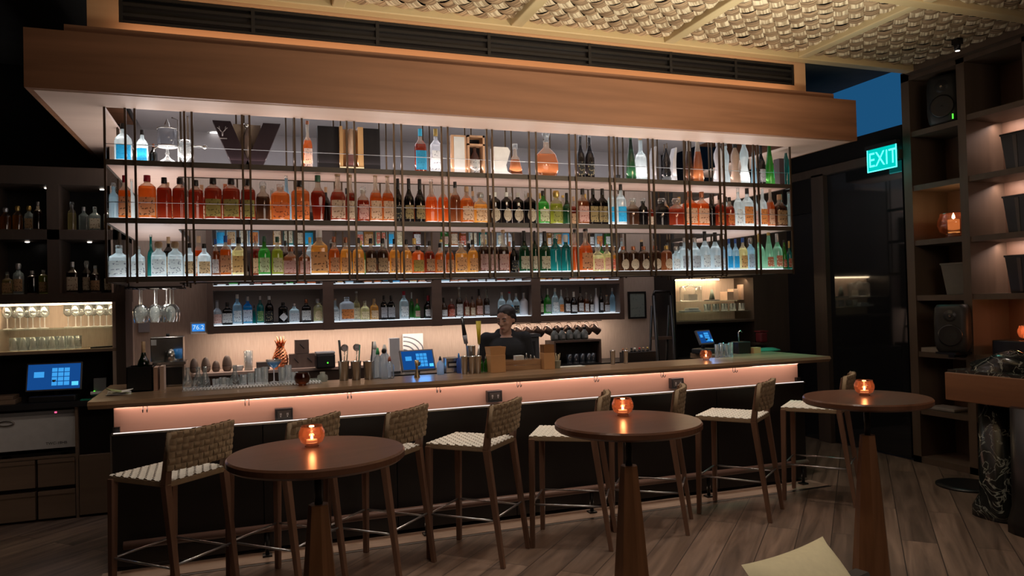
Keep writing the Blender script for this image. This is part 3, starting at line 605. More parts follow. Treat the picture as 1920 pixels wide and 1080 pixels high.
# ================================================================ RIGHT FOREGROUND DESK
m_redw = wood('red_walnut', (.16, .065, .03), (.26, .12, .055), 'Y', .4, .9, .04)
dk = thing('stone_console', 'thick wooden-edged console on black marble legs at the right edge', 'table', (0,0,0))
MB().box(4.90, 4.96, 2.3, 4.10, .825, 1.03).build('wood_edge', m_redw, dk, bevel=.006)
MB().box(4.96, 5.60, 2.3, 4.07, .86, .92).build('underside', m_black, dk)
MB().box(4.92, 5.60, 2.3, 4.09, 1.03, 1.05).build('marble_top', m_marble, dk)
b = MB(); b.lathe([(.15, 0), (.15, .07), (.11, .16), (.10, .84)], (5.09, 3.84, 0), 24, 1, 1.1, 3); b.build('marble_leg', m_marble, dk)
b = MB(); b.lathe([(.19, 0), (.19, .08), (.17, .18), (.165, .84)], (4.98, 3.40, 0), 24, 1, 1.2, 4); b.build('black_leg', m_black, dk)
t = thing('floor_disc_base', 'flat black round floor base beside the marble console', 'base', (5.66, 4.55, 0))
MB().lathe([(.24, 0), (.24, .012), (.20, .022)], seg=36).build('disc', m_blackm, t); MB().tube([(.08, -.1, .02), (.08, -.1, .88)], .03, 12).build('post', m_black, t)
t = thing('sculptural_stone', 'dark rough stone ornament lying on the marble console', 'ornament', (5.2, 3.80, 1.05))
b = MB(); 
vs = []; fs = []
for j in range(9):
    for k in range(16):
        a = 2*PI*k/16; ph = PI*j/8 * .5; r = .26*math.cos(ph)*(1 + .12*math.sin(3*a + j) + .05*math.sin(7*a)); vs.append((r*math.cos(a)*.8, r*math.sin(a), .13*math.sin(ph)*(1 + .15*math.sin(2*a + 1))))
for j in range(8):
    for k in range(16): fs.append((j*16 + k, j*16 + (k+1) % 16, (j+1)*16 + (k+1) % 16, (j+1)*16 + k))
b.add(vs, fs, True); b.build('stone', m_marble, t)
# ================================================================ STOOLS
def pillow_grid(mb, o, U, V, nu, nv, h, nrmv, seed=0):
    """woven strips: plain weave of small domed patches over the parallelogram o + u U + v V"""
    U = Vector(U); V = Vector(V); o = Vector(o); nn = Vector(nrmv)
    for i in range(nu):
        for j in range(nv):
            par = (i + j) % 2; pts = []; fs = []
            for a in range(4):
                for b in range(3):
                    s, q = a/3*2 - 1, b - 1
                    if par == 0: du, dv = s*.56, q*.46
                    else: du, dv = q*.46, s*.56
                    hh = h*(math.cos(s*PI/2*1.1)) - h*.25*(q != 0)
                    pts.append(o + U*((i + .5 + du)/nu) + V*((j + .5 + dv)/nv) + nn*hh)
            for a in range(3):
                for b in range(2): k = a*3 + b; fs.append((k, k+1, k+4, k+3))
            mb.add(pts, fs, True)
SW, SD = .41, .44
def leg(mb, p0, p1, a0, a1):  # square tapered
    p0, p1 = Vector(p0), Vector(p1)
    mb.hexa([(p0.x-a0, p0.y-a0, p0.z), (p0.x+a0, p0.y-a0, p0.z), (p0.x+a0, p0.y+a0, p0.z), (p0.x-a0, p0.y+a0, p0.z)],
            [(p1.x-a1, p1.y-a1, p1.z), (p1.x+a1, p1.y-a1, p1.z), (p1.x+a1, p1.y+a1, p1.z), (p1.x-a1, p1.y+a1, p1.z)])
def make_stool(label):
    t = thing('bar_stool', label, 'bar stool', (0,0,0), 0, 'woven bar stools along the bar')
    b = MB(); b.box(0, SW, -SD, .012, .705, .738); b.build('seat_frame', m_cordb, t, bevel=.006)
    b = MB(); pillow_grid(b, (.0, -SD + .0, .739), (SW, 0, 0), (0, SD + .01, 0), 15, 15, .006, (0, 0, 1)); b.build('woven_seat', m_cord, t)
    for x in (.008, SW - .008): b = MB(); leg(b, (x + (-.004 if x < .1 else .004), .004, 0), (x, -.008, .72), .015, .020); b.build('leg', m_leg, t, bevel=.003)
    for x in (.008, SW - .008):
        b = MB(); leg(b, (x, -SD - .075, 0), (x, -SD + .02, .72), .014, .020); leg(b, (x, -SD + .02, .72), (x, -SD - .015, .985), .020, .013); b.build('leg', m_leg, t, bevel=.003)
    # curved woven backrest wrapped over the rear posts
    b = MB(); nseg = 5; z0, z1 = .795, 1.0
    def bp(u, z, off): 
        y = -SD + .004 - (z - .72)*.13 - .030*math.sin(PI*u); return Vector((-.012 + u*(SW + .024), y - off, z))
    for side, off in ((1, .016), (-1, -.016)):
        for i in range(13):
            for j in range(6):
                par = (i + j) % 2; pts = []; fs = []
                for a in range(4):
                    for c in range(3):
                        s, q = a/3*2 - 1, c - 1
                        du, dv = (s*.56, q*.46) if par == 0 else (q*.46, s*.56)
                        hh = .0075*math.cos(s*PI/2*1.1) - .002*(q != 0)
                        pts.append(bp((i + .5 + du)/13, z0 + (z1 - z0)*(j + .5 + dv)/6, off + side*hh))
                for a in range(3):
                    for c in range(2): k = a*3 + c; fs.append((k, k+1, k+4, k+3))
                b.add(pts, fs, True)
    b.build('woven_backrest', m_cordb, t)
    b = MB(); pts = []
    for u in range(9):
        for z in (z0 + .004, z1 - .004):
            for off in (.014, -.014): pts.append(bp(u/8, z, off))
    fs = []
    for u in range(8):
        a = u*4; c = a + 4; fs += [(a, c, c+2, a+2), (a+1, a+3, c+3, c+1), (a, a+1, c+1, c), (a+2, c+2, c+3, a+3)]
    fs += [(0, 2, 3, 1), (32, 33, 35, 34)]; b.add(pts, fs, True); b.build('backrest_core', m_cordb, t)
    zf = .285
    for p, q in (((.004, .0, zf), (SW - .004, .0, zf)), ((.008, -.002, zf - .0), (.008, -SD - .037, zf)), ((SW - .008, -.002, zf), (SW - .008, -SD - .037, zf)), ((.008, -SD - .037, zf + .02), (SW - .008, -SD - .037, zf + .02))):
        MB().tube([p, q], .0065, 8).build('stretcher', m_steelrod, t)
    return t
SP = [(-.70, 4.597, 45, 'woven bar stool at the left end of the bar, nearest the towel warmer'),
      (-.10, 4.62, 46, 'woven bar stool behind the left round table, second from the left end'),
      (.46, 4.69, 46, 'woven bar stool with its seat edge past the right side of the left round table'),
      (1.098, 4.686, 46, 'woven bar stool standing clear between the left and middle round tables'),
      (1.78, 4.61, 58, 'woven bar stool whose seat shows left of the middle round table'),
      (2.43, 4.717, 53, 'woven bar stool hidden mostly behind the middle round table'),
      (3.21, 4.81, 38, 'woven bar stool standing clear between the middle and right round tables'),
      (4.03, 4.845, 39, 'woven bar stool at the right end of the bar behind the right round table')]
proto = make_stool(SP[0][3])
for i, (x, y, a, lb_) in enumerate(SP):
    if i == 0: proto.location = (x, y, 0); proto.rotation_euler.z = math.radians(a)
    else: dup(proto, (x, y, 0), math.radians(a), lb_)
# ================================================================ TABLES
def table(x, y, r, label, rz):
    t = thing('high_table', label, 'table', (x, y, 0), rz, 'round high tables on faceted cones')
    MB().lathe([(r - .012, 1.022), (r, 1.032), (r, 1.052), (r - .006, 1.06), (0, 1.06)], seg=72, smooth=False).build('tabletop', m_table, t)
    MB().lathe([(.040, .850), (.062, .60), (.088, .26), (.105, .02)], seg=7, smooth=False).build('faceted_cone', m_cone, t)
    MB().tube([(0, 0, .83), (0, 0, 1.022)], .016, 12).build('post', m_blackm, t)
    MB().lathe([(.11, 1.012), (.11, 1.022)], seg=24).build('mounting_plate', m_blackm, t)
    MB().lathe([(.24, 0), (.24, .01), (.2, .02)], seg=40).build('base_disc', m_blackm, t)
    return t
table(.27, 3.06, .345, 'round walnut high table at the left, nearest the viewer', .3)
table(1.70, 3.12, .345, 'round walnut high table in the middle', .1)
table(3.235, 3.20, .33, 'round walnut high table at the right, greenish sheen on its top', .5)
TC = []
for (px, py, lab, pw) in [(585, 838, 'lit tea light in pink glass on the left round table', .55), (1168, 780, 'lit tea light in pink glass on the middle round table', .55), (1621, 742, 'lit tea light in pink glass on the right round table', .45)]:
    q = WZ(px, py, 1.06); candle((q.x, q.y, 1.06), lab, 1.02, power=pw, group='tea lights on the round tables')
# cushion corner at the bottom edge
b = MB(); n = 14; vs = []; fs = []
for sgn in (1, -1):
    for i in range(n + 1):
        for j in range(n + 1):
            u, v = i/n*2 - 1, j/n*2 - 1
            e = (1 - abs(u)**3.2)*(1 - abs(v)**3.2); pin = 1 - .10*(1 - abs(u*v))*0 
            k = 1 - .05*(1 - v*v)*abs(u) ; k2 = 1 - .05*(1 - u*u)*abs(v)
            vs.append((u*.265*k, v*.25*k2, sgn*.075*max(e, 0)**.6))
base = (n + 1)**2
for s_ in (0, 1):
    for i in range(n):
        for j in range(n):
            a = s_*base + i*(n+1) + j; q = (a, a + n + 1, a + n + 2, a + 1); fs.append(q if s_ == 0 else q[::-1])
b.add(vs, fs, True)
m_cush = plain('cream_linen', (.70, .64, .42), .85, 0, .08, 40)
cl_, cr_ = Vector((1.775, 2.345, .605)), Vector((2.240, 2.470, .605)); ce = (cr_ - cl_).normalized(); cp = Vector((ce.y, -ce.x, 0))
cb = (cp*math.sin(math.radians(40)) + Vector((0, 0, -1))*math.cos(math.radians(40))).normalized(); cn = ce.cross(cb)
cu = b.build('cushion', m_cush, loc=(0,0,0)); tag(cu, 'cream square cushion with its corner showing at the bottom edge', 'cushion')
cm_ = Matrix((ce, cb, cn)).transposed().to_4x4(); cm_.translation = (cl_ + cr_)/2 + cb*.225; cu.matrix_world = cm_
cy_ = math.atan2(ce.y, ce.x); seat = (cl_ + cr_)/2 + cb*.40
t = thing('lounge_bench', 'low dark bench carrying the cream cushion', 'bench', (seat.x, seat.y, 0), cy_)
MB().box(-.6, .6, -.50, .12, .10, seat.z - .075).build('seat', plain('bench_fabric', (.05, .045, .04), .9), t, bevel=.02)
MB().hexa([(-.6, .13, .10), (.6, .13, .10), (.6, .22, .10), (-.6, .22, .10)], [(-.6, .27, .40), (.6, .27, .40), (.6, .33, .40), (-.6, .33, .40)]).build('backrest', plain('bench_fabric', (.05, .045, .04), .9), t)
for x in (-.54, .54):
    for y in (-.45, .08): MB().box(x - .02, x + .02, y - .02, y + .02, 0, .10).build('leg', m_leg, t)
light('lounge_light', 'SPOT', (2.2, 1.6, 3.4), 14, NEUT, (2.15, 2.3, .5), spot_size=.5, spot_blend=.8, shadow_soft_size=.05)
# ================================================================ BOTTLES
COL = {'A': ('amber', (.60, .19, .035)), 'R': ('ruby', (.33, .05, .018)), 'O': ('orange', (.74, .20, .035)), 'G': ('golden', (.78, .42, .10)), 'g': ('green', (.10, .42, .08)),
       'K': ('black', (.025, .02, .02)), 'C': ('clear', (.84, .93, .95)), 'B': ('bright blue', (.05, .50, .85)), 'T': ('teal', (.04, .36, .34)), 'D': ('dark brown', (.11, .045, .022)),
       'P': ('pale yellow', (.93, .85, .50)), 'W': ('frosted white', (.80, .82, .86)), 'N': ('pale green', (.50, .80, .60)), 'L': ('pale blue', (.62, .82, .93)), 'Y': ('yellow-green', (.40, .42, .06)), 'Q': ('dark green', (.03, .12, .05)), 'H': ('silvery grey', (.50, .50, .53)), 'U': ('clay brown', (.34, .24, .18)), 'E': ('copper-brown', (.34, .13, .05))}
CAPC = {'k': ('black', (.015, .014, .014)), 'r': ('red', (.35, .01, .03)), 'w': ('cork', (.42, .27, .15)), 'c': ('glass', None), 'g': ('gold', (.55, .38, .12)), 'b': ('blue', (.03, .12, .45)), 's': ('silver', (.5, .5, .5)), 'o': ('copper', (.45, .18, .10)), 'W': ('white', (.7, .7, .68)), 'n': ('dark green', (.03, .10, .06)), 'B': ('sky-blue', (.04, .45, .75))}
LABC = {'c': ('cream', (.66, .56, .40), (.25, .17, .1)), 'w': ('white', (.72, .72, .70), (.25, .25, .28)), 't': ('tan', (.52, .33, .17), (.12, .07, .04)), 'k': ('black', (.02, .02, .02), (.35, .28, .15)), 'o': ('orange', (.65, .22, .06), (.2, .06, .02)), 'y': ('olive', (.30, .30, .08), (.12, .12, .03)), 'z': ('gold', (.36, .26, .11), (.06, .05, .03)), 'e': ('oval cream', (.66, .54, .38), (.4, .3, .2)), 'b': ('blue', (.03, .40, .72), (.02, .30, .60)), 'g': ('green', (.15, .30, .10), (.5, .5, .3)), 'p': ('pink', (.62, .38, .32), (.35, .12, .1)), 's': ('silver', (.45, .45, .47), (.2, .2, .22)), 'r': ('red', (.55, .14, .09), (.7, .6, .5)), 'm': ('white diamond', (.75, .75, .75), (.5, .5, .5))}
SH = { # body profile (r, z), cap z0, cap r, label z range, exponent, depth ratio
 'd': ([(.42,0),(.5,.03),(.5,.55),(.46,.63),(.30,.71),(.17,.76),(.15,.90)], .86, .17, (.10,.46), 2, 1),
 'q': ([(.46,0),(.5,.02),(.5,.60),(.47,.66),(.26,.73),(.17,.77),(.16,.90)], .84, .19, (.10,.52), 6, .75),
 't': ([(.44,0),(.5,.02),(.5,.50),(.44,.58),(.25,.68),(.17,.75),(.15,.95)], .76, .175, (.10,.40), 2, 1),
 'j': ([(.42,0),(.49,.04),(.5,.68),(.47,.745),(.32,.80),(.18,.83),(.17,.92)], .86, .20, (.10,.50), 2.6, .9),
 'l': ([(.44,0),(.5,.02),(.5,.50),(.40,.60),(.20,.67),(.17,.72),(.16,.95)], .93, .19, (.08,.44), 3, .9),
 'n': ([(.26,0),(.32,.03),(.49,.50),(.46,.62),(.28,.70),(.18,.76),(.16,.9)], .86, .20, (.2,.5), 4, .8),
 's': ([(.44,0),(.5,.03),(.5,.58),(.44,.68),(.22,.74),(.18,.80),(.2,.9)], .80, .24, (.10,.50), 2.2, .85),
 'h': ([(.40,0),(.46,.03),(.44,.20),(.26,.42),(.38,.62),(.36,.72),(.16,.86),(.13,.92)], .88, .2, (.05,.1), 2, 1),
 'c': ([(.42,0),(.46,.02),(.5,.12),(.38,.5),(.2,.8),(.15,.93)], .92, .17, (.1,.35), 2, 1),
 'x': ([(.22,0),(.38,.03),(.5,.20),(.5,.34),(.40,.50),(.20,.60),(.12,.64),(.11,.74)], .74, .17, (.15,.35), 2, .45),
 'v': ([(.46,0),(.5,.05),(.46,.16),(.36,.36),(.28,.55),(.13,.64),(.10,.84)], .84, .17, (.25,.42), 2, .7),
 'i': ([(.48,0),(.5,.02),(.42,.45),(.28,.8),(.2,.93)], .93, .24, (.1,.4), 4, .8),
}
LV = {'d': .68, 'q': .66, 't': .64, 'j': .75, 'l': .60, 'n': .66, 's': .62, 'h': .62, 'c': .7, 'x': .50, 'v': .50, 'i': .8}
MESHES = {}
def shmesh(code, what):
    k = (code, what)
    if k in MESHES: return MESHES[k]
    prof, cz, cr, (l0, l1), pw, dep = SH[code]; mb = MB()
    def rad(z):
        for (r0, z0), (r1, z1) in zip(prof, prof[1:]):
            if z0 <= z <= z1 and z1 > z0: return r0 + (r1 - r0)*(z - z0)/(z1 - z0)
        return prof[-1][0]
    fill = LV[code]
    if what == 'body': mb.lathe([(max(rad(.055), .0), .055)] + [p for p in prof if .06 < p[1] < fill] + [(rad(fill), fill), (0, fill)], seg=24, sy=dep, pw=pw, cap=False)
    elif what == 'neck': mb.lathe([(rad(fill), fill)] + [p for p in prof if p[1] > fill] + [(0, prof[-1][1])], seg=24, sy=dep, pw=pw, cap=False)
    elif what == 'base': mb.lathe([(0, 0)] + [p for p in prof if p[1] < .054] + [(rad(.055)*1.002, .055)], seg=24, sy=dep, pw=pw, cap=False)
    elif what == 'cap':
        if code == 's': mb.lathe([(0, cz), (cr*.7, cz), (cr, cz + .03), (cr*1.15, .93), (cr*.9, 1), (0, 1)], seg=16, cap=False)
        elif code == 'x': mb.lathe([(.11, cz), (.13, cz+.03), (.06, cz + .05), (.12, cz + .10), (.17, .92), (.05, .97), (0, 1)], seg=12, cap=False)
        else: mb.lathe([(cr*.96, cz), (cr, cz + .01), (cr*.96, 1), (0, 1)], seg=16, cap=False)
    elif what in ('lab', 'oval', 'dia'):
        vs = []; fs = []; na, nz = 12, 8
        for j in range(nz + 1):
            for i in range(na + 1):
                u = i/na*2 - 1; v = j/nz*2 - 1; half = .92
                if what == 'oval': u *= math.sqrt(max(0, 1 - v*v*.98)); half = .80
                if what == 'dia': u *= 1 - abs(v)*.97; half = .95
                a = -PI/2 + u*half; ca, sa = math.cos(a), math.sin(a); z = (l0 + l1)/2 + v*(l1 - l0)/2
                q = 1 if pw == 2 else 1/(abs(ca)**pw + abs(sa)**pw)**(1/pw); r = rad(z)*1.02
                vs.append((r*ca*q, r*sa*q*dep, z))
        for j in range(nz):
            for i in range(na): k2 = j*(na+1) + i; fs.append((k2, k2+1, k2+na+2, k2+na+1))
        mb.add(vs, fs, True)
    me = mb.mesh('bottle_' + {'body': 'glass', 'base': 'foot', 'cap': 'cap'}.get(what, 'label')); me.materials.append(None); MESHES[k] = me; return me
def setm(o, m): o.material_slots[0].link = 'OBJECT'; o.material_slots[0].material = m
def gm(c): 
    n, rgb = COL[c]; op = c in 'HU'
    if op: return plain('ceramic_' + c, rgb, .35)
    return glass('glass_' + c, rgb, .62 if c in 'CLNWP' else .50, .5, .06)
def capm(c):
    n, rgb = CAPC[c]
    return m_clear if rgb is None else plain('cap_' + c, rgb, .35, .7 if c in 'gso' else 0)
def labm(c): n, a, b = LABC[c]; return labelmat('paper_' + c, a, b)
m_base = glass('thick_glass_foot', (.95, .97, 1), .25, .35, .1, tl=(1, 1, 1))
m_neck = glass('empty_neck_glass', (.80, .74, .66), .72, .6, .05)
NB = [0]
def bottle(x, y, z, wd, h, sh, c, cap, lab, where, group, rz=0, parts=True, depth=1.0):
    nm = '%s bottle, %s cap' % (COL[c][0], CAPC[cap][0]) + (', %s label' % LABC[lab][0] if lab != '-' else '') + ', ' + where
    t = thing('liquor_bottle', nm, 'bottle', (x, y, z), rz, group); t.scale = (wd, wd*depth, h); NB[0] += 1
    L = [('glass_body', 'body', gm(c)), ('cap', 'cap', capm(cap)), ('neck', 'neck', m_neck if c in 'AROGDEPY' else gm(c))]
    if c != 'K' and c not in 'HU': L.insert(1, ('thick_foot', 'base', m_base))
    else: L.insert(1, ('foot', 'base', gm(c)))
    if lab != '-': L.append(('label_sticker', 'oval' if lab == 'e' else ('dia' if lab == 'm' else 'lab'), labm(lab)))
    for n_, k, m in L:
        o = bpy.data.objects.new(n_, shmesh(sh, k)); C.objects.link(o); o.parent = t; setm(o, m)
    return t
def row(spec, z, Y, where, group):
    L = [s.split() for s in spec.strip().split('\n')]
    L = [a for s in L for a in [s] if a]
    L.sort(key=lambda a: (float(a[0]) + float(a[1]))/2)
    for i, a in enumerate(L):
        x0, x1, top = map(float, a[:3]); sh, c, cap, lab = a[3]
        yy = Y + (float(a[4]) if len(a) > 4 else 0)
        A = WY(x0, top + 30, yy); B = WY(x1, top + 30, yy); T = WY((x0 + x1)/2, top, yy)
        d = SH[sh][5]*(B.x - A.x)*.94
        bottle((A.x + B.x)/2, yy, z, (B.x - A.x)*1.0, T.z - z, sh, c, cap, lab, '%s from left %s' % (ordw(i), where), group, random.uniform(-.08, .14))
TOPR = """
214 248 232 dCkb
255 278 244 dCkb
568 585 227 lAow
778 798 242 qRBb
807 827 242 qWgw
1003 1045 243 xEc-
1081 1095 252 tKck
1097 1113 254 tKck
1174 1191 255 cQn-
1192 1210 257 lCw-
1284 1298 258 cDk-
1299 1317 259 cEg-
1337 1357 265 hHs-
1352 1368 268 hCc- .12
1369 1387 268 hUk-
1386 1404 262 hCc-
1408 1417 266 cLs- .1
1420 1433 270 tKks
1435 1450 268 cgc-
1469 1478 262 tTk- .08
"""
MID = """
204 222 343 sLc-
222 245 329 qArt
240 254 336 lCc- .12
259 293 329 jArt
294 322 333 jRk-
323 351 334 jRk-
353 381 338 jRk-
383 416 334 jRky
417 450 335 jRky
452 479 337 jRky
480 506 341 sDc-
508 543 346 jAcо
528 546 330 tLc- .13
546 580 340 jAko
582 610 329 nRn-
619 647 324 lRwc
648 666 326 lRwc
670 692 350 sRcp
693 715 325 lAwc
716 737 326 lAwc
737 755 335 tKkk
757 776 335 tKkz
777 797 336 tKkz
798 819 337 lOc-
821 840 338 lOc-
844 863 341 dEk-
863 887 350 dAwc
889 913 361 sGsc
917 938 361 jKWe
940 959 361 jKWe
961 981 362 jKWe
983 1004 362 jKwe
1008 1029 358 dgkc
1032 1054 358 sYgy
1055 1071 362 tQk-
1083 1102 354 qEkp
1104 1120 354 qKkz
1121 1138 354 qKkz
1139 1153 347 dCkb
1155 1173 346 dCkb
1175 1197 372 sDc-
1198 1214 372 sKc-
1229 1253 372 sKc-
1255 1281 372 sRc-
1283 1304 359 qOoc
1306 1326 360 qOoc
1327 1340 366 dKk-
1341 1358 366 dRko
1360 1376 370 dRko
1377 1391 353 dCcw
1393 1409 352 qCko
1411 1421 356 lCkp
1423 1436 348 lCko
1438 1450 348 lAkc
1452 1472 365 qDwt
1474 1484 360 lCc-
""".replace('о', 'o')
LOW = """
205 242 460 qCcw
246 272 462 qCcw
276 290 440 lTc- .14
283 312 453 sCww
314 343 453 sCww
344 367 456 dCkt
370 396 457 dCkt
397 412 448 dEbw
413 433 442 qAbt
435 460 445 qPkt
484 507 443 dgnc
509 531 444 dYnc
532 559 463 qEop
561 581 464 qEop
583 614 432 qGWt
616 637 444 dAot
638 659 445 dGot
661 683 446 dGkt
685 706 447 dDkt
707 728 447 dDkt
730 750 448 dGkt
752 772 449 dGkt
773 795 461 jOky
796 815 452 dRkt
816 835 456 dAkt
836 851 456 dAkt
854 876 452 sGct
877 896 450 dGkt
897 916 430 lDwp
918 932 431 lDwp
934 953 431 lDwp
956 971 452 tKkk
973 992 433 tQkc
996 1009 433 tQkc
1011 1031 434 tQkc
1032 1051 440 sTc-
1053 1069 440 sTW-
1070 1086 430 lOk-
1087 1109 428 lOkt
1111 1131 460 sPcp
1132 1145 458 qPwp
1146 1156 462 qGwr
1160 1178 462 jDoe
1179 1197 462 jDoe
1199 1216 462 jDoe
1219 1238 461 jDoe
1241 1259 461 jEge
1261 1275 462 sCsw
1276 1291 446 dCss
1294 1312 446 dCss
1313 1330 434 tCkw
1332 1350 436 tCkw
1352 1361 448 tLkw
1362 1373 448 dLbb
1374 1385 448 dLbb
1386 1400 446 dPbt
1401 1414 446 sLss
1416 1432 438 tNg-
1434 1449 436 cNgr
1450 1465 438 tNsr
1466 1475 450 cgkr
1476 1484 452 tTgr
"""
row(TOPR, RZ[2], 5.62, 'on top hanging shelf', 'bottles on the top hanging shelf')
row(MID, RZ[1], 5.58, 'on middle hanging shelf', 'bottles on the middle hanging shelf')
row(LOW, RZ[0], 5.58, 'on lowest hanging shelf', 'bottles on the lowest hanging shelf')
BACK = """
399 416 563 lWcp
417 436 567 qKkw
436 454 552 dLWw
456 473 556 qBsw
474 480 572 qTk-
481 495 555 dTsg
497 513 555 dKWk
522 540 567 jKkm
543 561 569 qCss
566 583 561 qKow
588 607 560 sPse
621 636 560 lCww
637 664 557 jWco
662 675 546 lPsc .1
676 693 564 dPcc
694 710 560 dGwc
714 726 554 qKks
727 740 554 qKks
749 766 546 dCrw
768 776 548 tgs- .1
777 788 560 tgop
795 812 554 tKrw
826 839 558 tDkw
840 853 560 dRsr
855 867 538 lDWw
870 880 552 dRcc
881 891 556 dEkc
892 905 542 tEkp
907 918 540 tDcs
934 948 548 dCsw
950 961 547 lCrb
962 974 550 dCsk
975 990 549 dHs-
1007 1019 539 tKcc
1020 1033 541 tgss
1035 1047 540 dCWw
1048 1057 543 tCso
1058 1069 540 tDcw
1070 1082 547 tKWw
1083 1094 538 tDkw
1095 1104 548 dEcw
1105 1113 552 dDcw
1114 1122 540 tHs-
1123 1131 538 tKks
1133 1143 553 lDws
1144 1153 540 dLs-
1154 1163 538 dLsb
"""
row(BACK, BZ[0], 7.28, 'in back wall lowest tier', 'bottles on the back wall shelving')
rr = random.Random(11)
cols = 'RAOGKCLBDgTWPNDRACKG'
for zi, tier in ((1, 'second'), (2, 'third')):
    k = 0
    for bi in range(4):
        x = BX[bi] + .12
        while x < BX[bi+1] - .10:
            wd = rr.uniform(.065, .09); h = rr.uniform(.22, .31)
            if rr.random() < (.95 if zi == 1 else .8):
                bottle(x, 7.28, BZ[zi], wd, h, rr.choice('dqtdjls'), rr.choice(cols), rr.choice('kkwsrogW'), rr.choice('cwwctpobr'), '%s from left in back wall %s tier' % (ordw(k), tier), 'bottles on the back wall shelving'); k += 1
            x += wd + rr.uniform(.008, .03)
# second rank of bottles behind the front rank on the hanging shelves
for z, wh in ((RZ[1], 'middle'), (RZ[0], 'lowest')):
    k = 0
    x = CX[0] + .35
    while x < CX[1] - .35:
        wd = rr.uniform(.065, .085)
        bottle(x, 5.78, z, wd, rr.uniform(.27, .31), rr.choice('dltdq'), rr.choice('AROCGDKCgR'), rr.choice('kwcsog'), rr.choice('cwt-'), '%s from left, rear rank of %s hanging shelf' % (ordw(k), wh), 'rear-rank bottles on the %s hanging shelf' % wh); k += 1
        x += wd + rr.uniform(.03, .16)
# left niches: decanters and bottles in the dim cabinet
for z, xs_, nm in ((2.30, (-1.81, -1.46), 'upper left'), (2.30, (-1.35, -1.0), 'upper right'), (1.79, (-1.81, -1.46), 'lower left'), (1.79, (-1.35, -1.0), 'lower right')):
    k = 0; x = xs_[0] + .05
    while x < xs_[1] - .02:
        wd = rr.uniform(.06, .085)
        bottle(x, 6.90 + rr.uniform(-.03, .05), z, wd, rr.uniform(.17, .27), rr.choice('sdsqj'), rr.choice('CPWYCDG' if nm != 'lower right' else 'KDKD'), rr.choice('cscg'), rr.choice('--tc' if nm != 'lower right' else 'ct'), '%s from left, %s niche of left cabinet' % (ordw(k), nm), 'bottles in the left cabinet niches'); k += 1
        x += wd + rr.uniform(.0, .02)
# ================================================================ THINGS ON AND BEHIND THE BAR
def X_(px, Y, py=705): return WY(px, py, Y).x
def Zt(px, py, Y): return WY(px, py, Y).z
def glassware(name, label, cat, loc, prof, mat=None, group=None, seg=20, sx=1, part='bowl'):
    t = thing(name, label, cat, loc, 0, group); MB().lathe(prof, seg=seg, cap=False, sx=sx, sy=sx).build(part, mat or m_clear, t); return t
def tumbler(x, y, z, r, h, label, group, mat=None):
    t = thing('tumbler', label, 'glass', (x, y, z), 0, group)
    MB().lathe([(r*.85, .012), (r, h), (r*.95, h), (r*.8, .014), (0, .014)], seg=18, cap=False).build('glass_wall', mat or m_clear, t)
    MB().lathe([(0, 0), (r*.8, 0), (r*.86, .012), (0, .0125)], seg=18, cap=False).build('thick_foot', m_base, t); return t
def wineglass(x, y, z, r, h, label, group, flip=False):
    t = thing('wine_glass', label, 'glass', (x, y, z), 0, group)
    f = (lambda p: [(a, -b) for a, b in p]) if flip else (lambda p: p)
    MB().lathe(f([(.004, h*.46), (r*.55, h*.50), (r*.95, h*.60), (r, h*.72), (r*.78, h), (r*.76, h), (r*.97, h*.72), (r*.9, h*.61), (r*.5, h*.52)]), seg=20, cap=False).build('bowl', m_clear, t)
    MB().lathe(f([(.005, .006), (.0035, h*.2), (.005, h*.47)]), seg=10, cap=False).build('stem', m_base, t)
    MB().lathe(f([(r*.85, 0), (r*.85, .003), (.006, .008)]), seg=20, cap=False).build('foot', m_base, t); return t
# --- wine bottle in a black caddy at the left end
x = X_(268, 5.75); t = thing('bar_caddy', 'black caddy box with menus at the left end of the bar', 'caddy', (x, 5.75, TOP))
b = MB(); b.box(-.09, .07, -.10, -.095, 0, .17).box(-.09, .07, .095, .10, 0, .17).box(-.09, -.085, -.1, .1, 0, .17).box(.065, .07, -.1, .1, 0, .17).box(-.09, .07, -.1, .1, 0, .01); b.build('box', m_black, t)
MB().box(.075, .10, -.08, .08, 0, .16).build('menu_card', m_pink, t); MB().box(.115, .14, -.07, .07, 0, .165).build('menu_card', m_soffit, t)
bottle(x + .0, 5.80, TOP + .012, .078, Zt(277, 640, 5.8) - TOP - .012, 't', 'Q', 'w', 'k', 'standing in the black caddy left of the bar', 'bottle in the caddy')
t = thing('paper_napkins', 'fan of pale paper napkins lying by the black caddy', 'napkins', (x - .12, 5.55, TOP))
for a in (-.3, .1, .5): MB().obox((.0, 0, .008 + abs(a)*.03), (.07, .05, .002), (.1, a*.5, a)).build('napkin', m_white if a < .3 else plain('napkin_green', (.35, .42, .2), .8), t)
# --- steel appliance on a riser
x = X_(322, 5.95, 690); t = thing('citrus_machine', 'square stainless steel appliance at the left behind the bar', 'appliance', (x, 5.98, TOP))
MB().box(-.10, .09, -.09, .09, 0, .155).build('riser_body', m_steel, t, bevel=.006); MB().box(-.085, .075, -.095, -.09, .015, .14).build('dark_window', m_black, t)
MB().box(-.12, .10, -.11, .11, .16, .18).build('tray', m_steel, t); MB().box(-.14, .08, -.02, .11, .18, .36).build('upper_body', m_steel, t, bevel=.006)
MB().box(-.135, -.10, -.024, -.02, .30, .34).build('plate_label', m_white, t); MB().lathe([(.05, .18), (.04, .26), (.0, .27)], (0, -.06, 0), 18).build('squeezer_cup', m_steel, t); MB().lathe([(.03, .20), (.03, .27), (.0, .27)], (.045, -.07, 0), 14).build('blue_cap', plain('blue_plastic', (.03, .25, .7), .4), t)
MB().lathe([(.012, .36), (.012, .38), (0, .38)], (-.03, .05, 0), 12).build('lid_knob', m_black, t)
